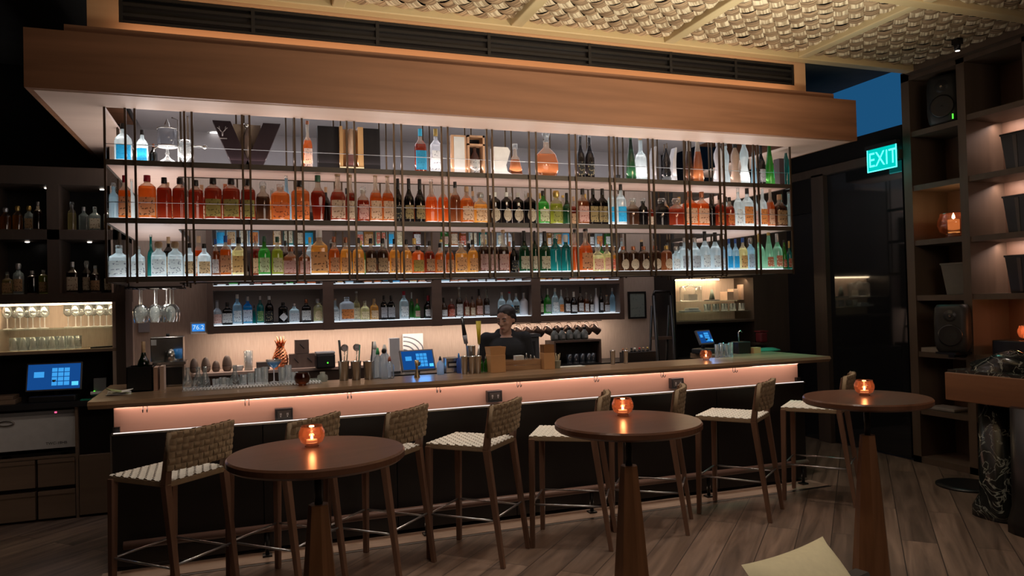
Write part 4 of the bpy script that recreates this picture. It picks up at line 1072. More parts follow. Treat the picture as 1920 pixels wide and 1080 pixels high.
# --- ribbed drip mat with glass carafes
x0, x1 = X_(345, 5.66, 735), X_(600, 5.66, 725)
t = thing('ribbed_bar_mat', 'long ribbed white drip mat behind the left of the bar top', 'mat', ((x0+x1)/2, 5.54, TOP))
MB().box(-(x1-x0)/2, (x1-x0)/2, -.05, .12, 0, .004).build('mat_base', m_white, t)
n = 44
for i in range(n): 
    xx = -(x1-x0)/2 + (x1-x0)*(i + .5)/n; MB().box(xx - .005, xx + .005, -.055, .12, .004, .014).build('rib', m_white, t)
for i, (px, top, r) in enumerate([(352, 705, .035), (372, 702, .04), (385, 700, .035), (441, 690, .038)]):
    x = X_(px, 5.60, 735); glassware('glass_carafe', 'small clear glass carafe on the ribbed mat, %s from the left' % ordw(i), 'carafe', (x, 5.60, TOP + .0142), [(0, 0), (r*.95, 0), (r, .01), (r*.9, .045), (r*.35, .095), (r*.4, .14), (r*.36, .14), (r*.3, .10), (r*.8, .04), (0, .012)], group='glass carafes on the ribbed mat')
for i, (px, Y) in enumerate([(405, 5.60), (418, 5.57), (431, 5.62), (457, 5.60), (471, 5.57), (485, 5.60), (497, 5.55), (529, 5.57), (541, 5.62), (553, 5.58)]):
    tumbler(X_(px, Y, 732), Y, TOP + .0142, .026, [.05, .06, .05, .07, .08, .11, .12, .11, .12, .07][i], 'clear rocks glass on the ribbed mat, %s from the left' % ordw(i), 'rocks glasses on the ribbed mat')
# --- ledge at the back wall: eggs, bowl, stacked glasses, tin, pineapple
LZ_ = 1.07; LYY = 7.2
for i, (px, w_, top) in enumerate([(364, 19, 672), (386, 20, 670), (405, 17, 676), (426, 21, 666)]):
    x = X_(px, LYY, 690); r = w_*.5*(X_(px + 10, LYY, 690) - X_(px, LYY, 690))/10*.95; h = Zt(px, top, LYY) - LZ_
    t = thing('wooden_egg', 'brown egg-shaped wooden shaker on the wall ledge, %s from the left' % ordw(i), 'shaker', (x, LYY, LZ_), 0, 'egg-shaped shakers on the ledge')
    pr = [(math.sin(PI*(.12 + .88*k/12))**.8*r*(1 - .18*k/12), h*(1 - math.cos(PI*k/12))/2) for k in range(12)] + [(0, h)]
    me = plain('turned_wood', (.17, .12, .09), .6); MB().lathe(pr[:6], seg=18, cap=True).build('lower_shell', me, t); MB().lathe(pr[5:], seg=18, cap=False).build('upper_shell', me, t)
    zz = pr[5][1]; MB().lathe([(pr[5][0]*1.03, zz - .003), (pr[5][0]*1.03, zz + .003)], seg=18, cap=False).build('seam_band', m_back, t)
x = X_(446, LYY, 688); glassware('white_bowl', 'small square-sided pale bowl on the wall ledge', 'bowl', (x, LYY, LZ_), [(.04, 0), (.05, .045), (.046, .045), (.036, .006), (0, .006)], plain('pale_ceramic', (.45, .42, .38), .5))
x = X_(466, LYY, 685)
for k in range(3): tumbler(x, LYY, LZ_ + .045*k, .042, .085, 'clear glass in a short stack on the ledge, %s from the bottom' % ordw(k), 'stacked glasses on the ledge', m_clear)
x = X_(493, LYY, 680); tag(MB().box(x - .058, x + .058, 7.14, 7.24, LZ_, LZ_ + .07).build('metal_tin', plain('dull_tin', (.16, .15, .14), .35, .7), bevel=.004), 'rectangular dark metal tin on the wall ledge', 'tin')
m_copper = plain('copper', (.75, .30, .14), .22, .9)
x = X_(526, LYY, 680); t = thing('copper_pineapple', 'shiny copper pineapple-shaped tumbler on the wall ledge', 'tumbler', (x, LYY, LZ_))
b = MB(); vs = []; fs = []; nz = 14; na = 24
for j in range(nz + 1):
    for k in range(na):
        a = 2*PI*k/na; r = (.035 + .032*math.sin(PI*min(1, .15 + j/nz*.9)))*(1 + .07*math.cos(8*a + (j % 2)*PI)); vs.append((r*math.cos(a), r*math.sin(a), .20*j/nz))
for j in range(nz):
    for k in range(na): fs.append((j*na + k, j*na + (k+1) % na, (j+1)*na + (k+1) % na, (j+1)*na + k))
fs.append(tuple(range(na))[::-1]); fs.append(tuple(nz*na + k for k in range(na))); b.add(vs, fs, False); b.build('body', m_copper, t)
for ring, (nn, rr_, hh) in enumerate([(7, .055, .07), (6, .035, .10)]):
    for k in range(nn):
        a = 2*PI*k/nn + ring*.4; MB().tube([(.02*math.cos(a), .02*math.sin(a), .195), (rr_*.7*math.cos(a), rr_*.7*math.sin(a), .195 + hh*.6), (rr_*math.cos(a), rr_*math.sin(a), .195 + hh)], .013, 6, .002).build('leaf', m_copper, t)
t = thing('copper_cup', 'second smaller copper tumbler in front of the copper pineapple', 'tumbler', (X_(518, 7.12, 680), 7.12, LZ_))
MB().lathe([(.03, 0), (.036, .03), (.03, .06), (.036, .11), (.033, .11), (.027, .06), (0, .01)], seg=12, smooth=False, cap=False).build('cup', m_copper, t)
# wooden blocks in a T
m_blk = wood('block_wood', (.14, .095, .075), (.20, .14, .11), 'Z', .5, 1.5)
for i, (px, z0, lab) in enumerate([(555, LZ_, 'lower left'), (580, LZ_, 'lower right'), (566, LZ_ + .13, 'topmost')]):
    x = X_(px, LYY, 675); s_ = .063; t = thing('wooden_block', 'square brown wooden block, %s of the three stacked on the ledge' % lab, 'block', (x, LYY, z0), 0, 'stacked wooden blocks on the ledge')
    MB().box(-s_, s_, -.05, .05, 0, .128).build('block', m_blk, t, bevel=.003); MB().tube([(-.02, -.051, .09), (.02, -.051, .045)], .004, 6).build('carved_mark', m_black, t)
# receipt printer
x = X_(610, 6.9, 665); t = thing('receipt_printer', 'black receipt printer with a small green light', 'printer', (x, 7.0, LZ_ + .0))
MB().box(-.08, .09, -.09, .09, 0, .13).build('body', m_dark, t, bevel=.015); MB().box(-.08, .09, -.085, .06, .13, .15).build('grey_lid', m_white, t, bevel=.006); MB().lathe([(0, 0), (.006, 0)], (.02, -.0915, .05), 8, rot=Matrix.Rotation(PI/2, 3, 'X'), cap=False).box(.015, .027, -.093, -.09, .045, .057).build('status_light', emit('led_green', (.1, 1, .05), 1.6), t)
# coupe with blue drink
x = X_(514, 5.64, 725); t = thing('coupe_glass', 'coupe glass holding a pale blue drink behind the bar top', 'glass', (x, 5.63, TOP + .0142))
MB().lathe([(.004, .10), (.03, .115), (.052, .145), (.055, .165), (.053, .165), (.05, .146), (.028, .118)], seg=24, cap=False).build('bowl', m_clear, t)
MB().lathe([(0, .112), (.027, .119), (.049, .147), (.0, .148)], seg=24, cap=False).build('blue_drink', glass('blue_liquor', (.12, .50, .80), .35, .3), t)
MB().lathe([(.035, 0), (.035, .003), (.005, .010), (.0035, .05), (.005, .11)], seg=18).build('stem', m_base, t)
candle((X_(567, 5.42, 725), 5.42, TOP), 'unlit dark amber glass candle bowl on the left of the bar top', 1.05, False)
candle((X_(1324, 5.50, 678), 5.50, TOP), 'amber glass candle bowl near the right end of the bar top', 1.0, True, power=.15)
for i, (px, top) in enumerate([(605, 700), (592, 705)]):
    x = X_(px, 5.62 + .05*i, 715); glassware('glass_jar', ['squat clear glass jar beside the shakers', 'low glass dish beside the squat jar'][i], 'jar', (x, 5.62 + .05*i, TOP), [(.032, 0), (.040, .02), (.036, .045), (.018, .055), (.02, .07), (.0, .068)] if i == 0 else [(.045, 0), (.052, .02), (.046, .02), (0, .004)], glass('jar_grey', (.75, .78, .72), .6, .6))
# steel shakers with tools
def shaker(px, Y, w_, top, label, grp, z=TOP):
    x = X_(px, Y, 715); r = w_/2*(X_(px + 10, Y) - X_(px, Y))/10; h = Zt(px, top, Y) - z
    t = thing('shaker_tin', label, 'shaker', (x, Y, z), 0, grp)
    MB().lathe([(r*.78, 0), (r*.80, .004), (r, h - .006), (r*1.03, h - .004), (r*1.03, h), (r*.96, h), (r*.76, .01), (0, .008)], seg=28, cap=False).build('tin_body', m_steel, t)
    MB().lathe([(0, 0), (r*.78, 0), (r*.79, .006), (0, .007)], seg=20, cap=False).build('base_disc', m_steel, t); return t, x, r, h
def tool(name, pts, r, mat, label, cat, head=None):
    t = thing(name, label, cat, tuple(pts[0])); o = Vector(pts[0])
    MB().tube([Vector(p) - o for p in pts], r, 8).build('handle', mat, t)
    if head: head(t, Vector(pts[-1]) - o)
    return t
for i, (px, w_) in enumerate([(645, 21), (668, 20), (692, 21)]):
    t, x, r, h = shaker(px, 5.60, w_, 677, 'steel shaker tin holding bar tools, %s of the left three' % ['leftmost', 'middle', 'rightmost'][i], 'left shaker tins')
    Zb = TOP + .02
    if i == 0:
        tool('muddler', [(x - .01, 5.60, Zb), (x - .028, 5.61, TOP + .30)], .009, m_dark, 'dark muddler standing in the leftmost shaker tin', 'bar tool')
    def ring(t, p): 
        MB().tube([(p.x + .025*math.cos(a*PI/8), p.y, p.z + .025*math.sin(a*PI/8) + .025) for a in range(17)], .003, 6).build('coil_ring', m_steel, t)
        MB().lathe([(0, 0), (.024, 0), (.024, .001), (0, .001)], (p.x, p.y, p.z + .025), 16, rot=Matrix.Rotation(PI/2, 3, 'X'), cap=False).build('mesh_disc', glass('mesh_tool', (.6, .6, .62), .4, .6), t)
    if i < 2: tool('strainer', [(x, 5.615, Zb), (x + .012, 5.62, TOP + .215)], .004, m_steel, 'ring-headed steel strainer in the %s shaker tin' % ['leftmost', 'middle'][i], 'bar tool', ring)
    tool('bar_spoon', [(x + .012, 5.59, Zb), (x + .03, 5.585, TOP + .24 + .02*i)], .005, [m_steel, plain('green_handle', (.04, .22, .16), .4), m_dark][i], '%s-handled bar tool in the %s shaker tin' % (['steel', 'green', 'black'][i], ['leftmost', 'middle', 'rightmost'][i]), 'bar tool')
# white cruets and squeeze bottles
def cruet(px, Y, w_, top, mat, capm_, label, name='squeeze_bottle', z=TOP):
    x = X_(px, Y, 705); r = w_/2*(X_(px + 10, Y) - X_(px, Y))/10; h = Zt(px, top, Y) - z
    t = thing(name, label, 'bottle', (x, Y, z), 0)
    MB().lathe([(r*.9, 0), (r, .006), (r, h*.55), (r*.8, h*.66), (r*.4, h*.74), (r*.36, h*.8), (0, h*.8)], seg=20).build('body', mat, t)
    MB().lathe([(r*.42, h*.78), (r*.42, h*.84), (r*.18, h), (0, h)], seg=14).build('cap', capm_, t); return t
m_whg = glass('milk_glass', (.86, .88, .88), .25, .4)
cruet(704, 5.72, 18, 640, m_whg, m_white, 'tall white bottle behind the rightmost shaker tin')
cruet(709, 5.62, 17, 652, m_clear, plain('green_cap', (.02, .30, .10), .4), 'clear squeeze bottle with a green neck')
cruet(722, 5.64, 22, 646, m_whg, m_white, 'white rounded bottle beside the green-necked bottle')
cruet(731, 5.56, 16, 668, m_clear, plain('rust_cap', (.35, .10, .05), .4), 'small clear bottle with a rust red cap left of the tablet')
t = thing('pour_bottle', 'white pourer bottle with a black ball stopper', 'bottle', (X_(721, 5.54), 5.54, TOP))
MB().lathe([(.024, 0), (.028, .02), (.026, .12), (.012, .17), (.012, .19), (0, .19)], seg=18).build('body', m_whg, t); MB().lathe([(0, .185), (.016, .195), (.019, .21), (.012, .225), (0, .228)], seg=14, cap=False).build('ball_stopper', m_black, t)
t = thing('white_box', 'white upright box on the back counter left of the tablet', 'box', (X_(739, 7.15, 660), 7.15, .97)); MB().box(-.05, .05, -.04, .04, .0, .34).build('box', m_white, t, bevel=.006); MB().box(-.052, .052, -.042, .042, .0, .02).build('base', m_dark, t)
# arc-patterned white panel on the wall
p = WY(774, 646, 7.45); t = thing('arc_pattern_panel', 'white panel with curved grey arcs leaning on the back wall above the tablet', 'panel', (p.x, 7.47, p.z - .10))
MB().box(-.10, .11, -.012, .012, -.10, .21).build('board', m_white, t)
for k in range(4):
    r0 = .055 + .045*k; pts = [(-.095 + .0 + r0*math.sin(a*PI/20)*1.15 if True else 0, -.014, r0*math.cos(a*PI/20)*.95) for a in range(0, 11)]
    pts = [(min(x, .105), y, min(z, .205)) for x, y, z in pts]; MB().tube(pts, .006, 6).build('arc', plain('arc_grey', (.16, .17, .2), .5), t)
MB().box(-.08, .08, -.018, -.012, -.10, .03).build('grey_block', plain('arc_slate', (.12, .13, .17), .5), t)
# tablets
def tablet(loc, w_, h_, rz, tilt, label, stand=.12, screen_k=1.0):
    t = thing('order_tablet', label, 'tablet', loc, rz)
    T = Matrix.Rotation(-tilt, 4, 'X')
    f = MB().box(-w_/2, w_/2, -.012, .012, 0, h_).build('frame', plain('tablet_frame', (.10, .10, .11), .35), t, bevel=.004); f.matrix_local = Matrix.Translation((0, 0, stand)) @ T
    s1 = MB().box(-w_/2 + .012, w_/2 - .012, -.0135, -.012, .012, h_ - .012).build('screen', emit('screen_blue', (.010, .09, .36), .7), f)
    b1 = MB().box(-w_*.36, -w_*.18, -.0145, -.0135, h_*.48, h_*.68).build('display_tile', emit('screen_tile', (.05, .36, .85), 1.0), f)
    b = MB(); kx, kz = w_*.105, h_*.15
    for a in range(3):
        for c in range(4): b.box(-w_*.04 + a*kx*1.05, -w_*.04 + a*kx*1.05 + kx*.9, -.0145, -.0135, h_*.18 + c*kz*1.08, h_*.18 + c*kz*1.08 + kz*.9)
    stuff(b.build('key_pad', emit('screen_tile', (.05, .36, .85), 1.0), f))
    MB().box(w_*.32, w_*.44, -.0145, -.0135, h_*.16, h_*.30).build('enter_key', emit('screen_tile_bright', (.10, .60, 1.0), 1.2), f)
    MB().tube([(0, .01, stand + h_*.4), (0, .06, .03)], .018, 8).build('stand_arm', m_dark, t); MB().box(-w_*.42, w_*.42, -.05, .12, 0, .05).build('stand_base', m_dark, t, bevel=.01)
    light('tablet_glow', 'AREA', (loc[0], loc[1] - .10, loc[2] + stand + .1), .25, (.1, .4, 1), (loc[0], loc[1] - 1, loc[2]), size=.15)
    return t
tablet((X_(785, 5.9), 5.88, TOP - .127), .285, .18, .10, .42, 'tablet till with a blue keypad screen left of the bartender', .14)
tablet((X_(1328, 6.1, 640), 6.12, TOP), .22, .145, .35, .42, 'tablet till with a tilted blue screen near the right end of the bar', .09)
tablet((X_(101, 6.83, 720), 6.83, .93), .40, .225, -.10, .20, 'tablet till with a blue keypad screen on the left cabinet counter', .085, .7)
# jigger
t = thing('jigger', 'brass double cone jigger in front of the middle tablet', 'jigger', (X_(782, 5.50, 710), 5.50, TOP)); m_brass = plain('aged_brass', (.45, .33, .18), .3, .9)
MB().lathe([(.024, 0), (.008, .055), (.007, .062)], seg=20, cap=False).build('lower_cone', m_brass, t); MB().lathe([(.007, .060), (.018, .13), (.016, .13), (.006, .07)], seg=20, cap=False).build('upper_cone', m_brass, t)
cruet(826, 5.62, 13, 668, glass('jar_milk', (.75, .80, .80), .3, .4), m_dark, 'white bottle with a black lid left of the steel box')
t = thing('napkin_dispenser', 'steel napkin dispenser right of the middle tablet', 'dispenser', (X_(846, 5.75), 5.75, TOP)); MB().box(-.055, .055, -.05, .05, 0, .12).build('casing', m_steel, t, bevel=.006); MB().box(-.04, .04, -.052, -.05, .04, .09).build('opening', m_dark, t); MB().box(-.03, .03, -.054, -.052, .055, .075).build('napkin', m_white, t)
cruet(861, 5.66, 9, 662, glass('glass_L2', (.3, .45, .85), .4, .4), plain('blue_plastic', (.03, .25, .7), .4), 'thin blue bottle beside the steel dispenser')
for i, (px, w_, top) in enumerate([(871, 14, 668), (885, 14, 668), (896, 15, 667), (884, 17, 648)]):
    shaker(px, 5.56 if i < 3 else 5.68, w_, top, ['slim steel tin left of the kraft holder, leftmost of the front three', 'slim steel tin left of the kraft holder, middle of the front three', 'slim steel tin left of the kraft holder, rightmost of the front three', 'taller steel tin standing behind the three slim tins'][i], 'slim steel tins')
def paddle(col):
    def f(t, p): MB().obox((p.x, p.y, p.z + .07), (.018, .010, .075), (0, -.08, 0)).build('grip', col, t, bevel=.006)
    return f
tool('bar_utensil', [(X_(880, 5.85, 650), 5.85, TOP + .02), (X_(874, 5.85, 640), 5.85, 1.30)], .006, m_steel, 'long black-handled utensil standing left of the bartender', 'bar tool', lambda t, p: (MB().tube([p, p + Vector((-.012, 0, .07))], .017, 10, .020).build('grey_grip', plain('grip_grey', (.22, .22, .24), .5), t), MB().tube([p + Vector((-.012, 0, .07)), p + Vector((-.03, 0, .22))], .019, 10, .010).build('black_grip', m_black, t)))
tool('bar_utensil', [(X_(897, 5.9, 650), 5.9, TOP + .02), (X_(898, 5.9, 640), 5.9, 1.29)], .005, m_steel, 'bar utensil with a yellow tapering grip beside the bartender', 'bar tool', lambda t, p: MB().tube([p, p + Vector((0, 0, .19))], .011, 10, .022).build('yellow_grip', plain('yellow_plastic', (.55, .42, .03), .45), t))
bottle(X_(904, 5.58), 5.60, TOP, .034, Zt(904, 668, 5.6) - TOP, 'd', 'g', 's', '-', 'left of the two small ones beside the kraft holder', 'small green bottles'); bottle(X_(913, 5.58), 5.60, TOP, .034, Zt(913, 668, 5.6) - TOP, 'd', 'g', 's', '-', 'right of the two small ones beside the kraft holder', 'small green bottles')
# kraft straw holders
m_kraft = plain('kraft_wood', (.55, .30, .13), .6, 0, .1, 6); m_kraftd = plain('kraft_dark', (.26, .12, .04), .7)
for i, (px, Y, top, w_) in enumerate([(930, 5.56, 650, 28), (1027, 5.56, 646, 20)]):
    x = X_(px, Y); r = w_/2*(X_(px + 10, Y) - X_(px, Y))/10; h1 = Zt(px, top + 15, Y) - TOP; h = Zt(px, top, Y) - TOP
    t = thing('straw_holder', ['square wooden holder with a flared paper insert, left of the crate', 'square wooden holder with a brown insert, right of the crate'][i], 'holder', (x, Y, TOP))
    MB().box(-r, r, -r, r, 0, h1).build('wooden_box', m_kraft, t, bevel=.002)
    k = 1.12 if i == 0 else 1.0
    b = MB(); q0 = [(-r*.95, -r*.95), (r*.95, -r*.95), (r*.95, r*.95), (-r*.95, r*.95)]; q1 = [(a*k, c_*k) for a, c_ in q0]
    b.add([(a, c_, h1) for a, c_ in q0] + [(a, c_, h) for a, c_ in q1], [(j, (j+1) % 4, 4 + (j+1) % 4, 4 + j) for j in range(4)]); b.build('paper_insert', m_kraftd if i else m_kraft, t)
    MB().box(-r*.6, r*.6, -r*.6, r*.6, h1, h - .006).build('straws', m_kraftd, t)
# rustic crate
xa, xb = X_(946, 5.6), X_(1014, 5.6); t = thing('rustic_crate', 'low rustic wooden crate between the two wooden holders', 'crate', ((xa+xb)/2, 5.64, TOP)); hw = (xb-xa)/2
m_rust = wood('rustic_wood', (.16, .08, .04), (.48, .29, .15), 'X', .7, 2.2)
for y in (-.06, .055):
    for z in (0, .043): MB().box(-hw, hw, y, y + .008, z, z + .039).build('slat', m_rust, t)
MB().box(-hw, -hw + .008, -.052, .055, 0, .08).build('end_board', m_rust, t); MB().box(hw - .008, hw, -.052, .055, 0, .08).build('end_board', m_rust, t); MB().box(-hw + .008, hw - .008, -.052, .055, 0, .008).build('bottom_board', m_rust, t)
tag(MB().box(X_(966, 5.64), X_(981, 5.64), 5.61, 5.67, TOP + .0085, TOP + .115).build('napkin_stack', m_white), 'small stack of white napkins in the rustic crate', 'napkins')
for i, px in enumerate((988, 996, 1003)): cruet(px, 5.65, 7, 662 + i*3, m_clear, m_steel, 'small clear dropper bottle in the rustic crate, %s from left' % ordw(i), 'dropper_bottle', TOP + .009)
t, x, r, h = shaker(1045, 5.58, 14, 676, 'pale cup of wooden picks right of the second holder', 'cup of picks')
for o in t.children: o.data.materials[0] = plain('pick_cup', (.25, .26, .20), .5)
tp = thing('wooden_picks', 'bunch of pale wooden picks in the cup', 'picks', (x, 5.58, TOP + .02))
for k in range(9):
    a = 2*PI*k/9; MB().tube([(.008*math.cos(a), .008*math.sin(a), 0), (.028*math.cos(a), .028*math.sin(a), h + .02 + .01*(k % 3))], .003, 5).build('pick', plain('pick_wood', (.55, .45, .28), .7), tp)
tag(MB().box(X_(1056, 5.5), X_(1105, 5.5), 5.56, 5.66, TOP, TOP + .006).build('paper_mat', plain('paper_pale', (.5, .48, .42), .8)), 'flat pale paper mat on the bar right of the picks', 'mat')
# espresso grinder-like dark device behind the bartender
t = thing('dark_appliance', 'dark grey boxy appliance at the right of the bartender', 'appliance', (X_(1000, 6.95, 660), 7.1, .97)); MB().box(-.09, .09, -.1, .1, 0, .30).build('body', plain('slate_plastic', (.06, .065, .07), .5), t, bevel=.01); MB().box(-.05, .04, -.11, -.1, .10, .26).build('front_panel', m_dark, t); MB().box(-.10, .10, -.11, .1, .30, .33).build('top', plain('slate_plastic', (.06, .065, .07), .5), t)
# hanging mugs
m_mug = plain('bronze_mug', (.16, .105, .08), .35, .6)
rl = thing('mug_rail', 'thin rail with hooks holding tilted mugs under the wall shelving', 'rail', (0, 0, 0))
MB().tube([(X_(960, 7.22, 600), 7.22, 1.405), (X_(1128, 7.22, 600), 7.22, 1.405)], .004, 6).build('rail', m_blackm, rl)
for i, px in enumerate([968, 987, 1006, 1025, 1044, 1063, 1082, 1096, 1112]):
    x = X_(px, 7.22, 608); z = 1.40
    t = thing('hanging_mug', 'brown metal mug hanging tilted from the rail, %s from the left' % ordw(i), 'mug', (x, 7.22, z), 0, 'mugs hanging under the wall shelving')
    R_ = Matrix.Rotation(math.radians(118 + (i % 3)*4), 3, 'Y')
    MB().lathe([(.036, -.055), (.042, -.05), (.040, .055), (.037, .055), (.039, -.045), (0, -.048)], (.022, 0, -.085), 18, rot=R_, cap=False).build('cup_body', m_mug, t)
    MB().tube([(.022 + .036*math.cos(a) - .0, 0, -.05 + .048*math.sin(a)) for a in [PI*k/12*1.15 - .25 for k in range(13)]], .0035, 6).build('handle', m_mug, t)
# dark shelf unit with grey jars
x0, x1 = X_(1034, 7.1, 655), X_(1122, 7.1, 655)
t = thing('small_counter_shelf', 'small dark two-level shelf on the back counter under the mugs', 'shelf', ((x0 + x1)/2, 7.15, .97)); hw = (x1 - x0)/2
MB().box(-hw, hw, -.12, .12, .225, .245).build('top_board', m_back, t); MB().box(-hw + .02, hw - .02, .105, .12, 0, .225).build('back_board', m_black, t); MB().box(-hw, -hw + .02, -.12, .12, 0, .225).build('side_board', m_back, t); MB().box(hw - .02, hw, -.12, .12, 0, .225).build('side_board', m_back, t)
for i, px in enumerate([1040, 1054, 1068, 1082, 1096]):
    x = X_(px, 7.13, 640); tt = thing('stoppered_jar', 'dark grey stoppered bottle on the small counter shelf, %s from the left' % ordw(i), 'jar', (x, 7.13, 1.215), 0, 'grey jars on the small shelf')
    MB().lathe([(.038, 0), (.042, .02), (.040, .07), (.020, .095), (.014, .11), (0, .11)], seg=18).build('body', plain('grey_jar', (.10, .11, .10), .3), tt); MB().lathe([(.016, .108), (.02, .13), (.0, .135)], seg=12).build('stopper', m_black, tt); MB().box(-.015, .015, -.044, -.038, .02, .06).build('tag', plain('tag_grey', (.25, .25, .24), .6), tt)
for i, px in enumerate([1068, 1080, 1092, 1104, 1112]): tumbler(X_(px, 7.08, 680), 7.08, .97, .034, .10, 'grey-tinted glass inside the small counter shelf, %s from the left' % ordw(i), 'glasses in the small counter shelf', glass('smoke_glass', (.35, .38, .42), .5, .5))
# right part: tins, bitters tray
for i, px in enumerate([1150, 1174]): shaker(px, 5.62, 9, 657, ['slim steel tin right of the mugs, the left one', 'slim steel tin right of the mugs, the right one'][i], 'slim steel tins near the ladder')
t = thing('bitters_rack', 'black rack of little bitters bottles by the ladder', 'rack', (X_(1196, 5.9, 670), 5.9, .955)); MB().box(-.16, .16, -.05, .05, 0, .20).build('rack_box', m_black, t, bevel=.004)
for i, (px, c_) in enumerate([(1168, 'o'), (1175, 'w'), (1184, 'k'), (1190, 'W'), (1199, 'r'), (1206, 'w'), (1214, 'g')]):
    tt = thing('bitters_bottle', '%s-topped bitters bottle in the black rack, %s from the left' % (CAPC[c_][0], ordw(i)), 'bottle', (X_(px, 5.9, 652), 5.9, 1.155), 0, 'bitters bottles in the black rack')
    MB().lathe([(.012, 0), (.012, .012), (.006, .02), (0, .021)], seg=12).build('neck', m_dark, tt); MB().lathe([(.009, .02), (.009, .036), (0, .037)], seg=12).build('cap', capm(c_), tt)
# ladder
p = thing('step_ladder', 'tall black folding ladder leaning by the right end of the back wall', 'ladder', (X_(1248, 6.9, 620), 6.95, 0)); wl = .105
for s_ in (-1, 1):
    MB().tube([(s_*wl, -.12, 0), (s_*wl, .0, 1.66)], .020, 10).build('side_rail', m_black, p)
    MB().tube([(s_*wl, .25, 0), (s_*wl, .04, 1.55)], .014, 8).build('rear_rail', m_black, p)
MB().tube([(-wl, 0, 1.66), (-wl*.9, 0, 1.70), (wl*.9, 0, 1.70), (wl, 0, 1.66)], .016, 8).build('top_bar', m_black, p)
for z in (.3, .6, .9, 1.2): MB().box(-wl, wl, -.12 + z*.07, .02 + z*.07, z - .015, z + .015).build('step', m_dark if z < 1.1 else m_back, p)
# right niche contents
z = 1.585; t = thing('glass_canister', 'clear glass canister on the lit right niche shelf', 'canister', (X_(1295, 7.28, 560), 7.28, z)); MB().lathe([(.10, 0), (.105, .01), (.105, .16), (.085, .175), (0, .176)], seg=24, pw=5).build('body', m_clear, t); MB().lathe([(.03, .176), (.03, .19), (0, .2)], seg=14).build('lid_knob', m_clear, t); MB().box(-.06, .06, -.05, .05, .012, .08).build('contents', plain('sweets', (.5, .42, .35), .6), t)
t = thing('green_cone', 'green-grey cone ornament in the lit right niche', 'ornament', (X_(1335, 7.28, 560), 7.28, z)); MB().lathe([(.035, .012), (.012, .13), (0, .132)], seg=20).build('cone', plain('sage', (.20, .24, .19), .5), t); MB().lathe([(.09, 0), (.09, .008), (.07, .012)], seg=20).build('plate', m_dark, t)
m_peach = plain('peach_paper', (.55, .38, .28), .7)
for i, (px, dz, w_, h_) in enumerate([(1362, 0, .09, .10), (1375, 0, .07, .13), (1395, .06, .10, .12)]):
    x = X_(px, 7.30, 560); tag(MB().box(x - w_/2, x + w_/2, 7.22 + .03*i, 7.36, z + (dz if i < 2 else .0), z + h_ + dz).build('paper_box', m_peach, bevel=.003), ['small peach box left of the tall peach box in the right niche', 'tall narrow peach box in the right niche', 'larger peach box at the right end of the right niche'][i], 'box', 'peach boxes in the right niche')
for i in range(10):
    tumbler(X_(1324 + 8*i, 7.2, 590), 7.2 + .03*(i % 2), 1.463, .026, .085, 'clear glass upside down on the lower glass shelf, %s from the left' % ordw(i), 'glasses on the right niche shelf')
t = thing('folded_towels', 'white folded towels on the lower glass shelf of the right niche', 'towels', (X_(1295, 7.25, 590), 7.25, 1.463)); MB().box(-.12, .10, -.06, .06, 0, .02).build('towel', m_white, t, bevel=.006); MB().box(-.05, .08, -.05, .05, .02, .045).build('towel', m_white, t, bevel=.006)
t = thing('ice_bucket_box', 'black box with glass tools near the right end of the bar', 'box', (X_(1389, 5.95, 660), 5.95, TOP - .127)); MB().box(-.07, .07, -.06, .06, 0, .24).build('box', m_black, t, bevel=.006)
MB().tube([(-.02, 0, .24), (-.02, 0, .33), (.0, 0, .345), (.02, 0, .33)], .006, 8).build('spout', m_steel, t)
for i, px in enumerate([1337, 1346, 1355, 1363]): tumbler(X_(px, 5.72, 668), 5.66, TOP, .022, .12 + .01*(i % 2), 'blue-lit clear highball glass by the right tablet, %s from the left' % ordw(i), 'highball glasses by the right tablet', m_clear)
tag(MB().box(X_(1409, 5.9, 668), X_(1422, 5.9, 668), 5.86, 5.92, TOP, TOP + .055).build('small_wooden_box', m_kraft), 'small pale wooden box at the right end of the bar', 'box')
tag(MB().lathe([(.13, 0), (.12, .012), (.06, .03), (0, .034)], (X_(1445, 6.0, 668), 6.05, TOP), 20, sx=1.2, sy=.6).build('green_cloth', plain('green_cloth', (.03, .25, .16), .9)), 'crumpled green cloth at the right end of the bar', 'cloth')
t = thing('red_lantern', 'small dark red lantern-shaped object on the dark cabinet right of the bar', 'lantern', tuple(WY(1428, 642, 7.0))); MB().box(-.05, .05, -.05, .05, 0, .12).build('body', plain('dim_red', (.16, .02, .025), .5), t, bevel=.02); MB().box(-.055, .055, -.055, .055, .12, .135).build('rim', plain('dim_red', (.16, .02, .025), .5), t)
tag(MB().box(t.location.x - .10, t.location.x + .10, 6.92, 7.09, t.location.z - .02, t.location.z - .001).build('wall_bracket_shelf', m_cab), 'small dark shelf carrying the red lantern', 'shelf')
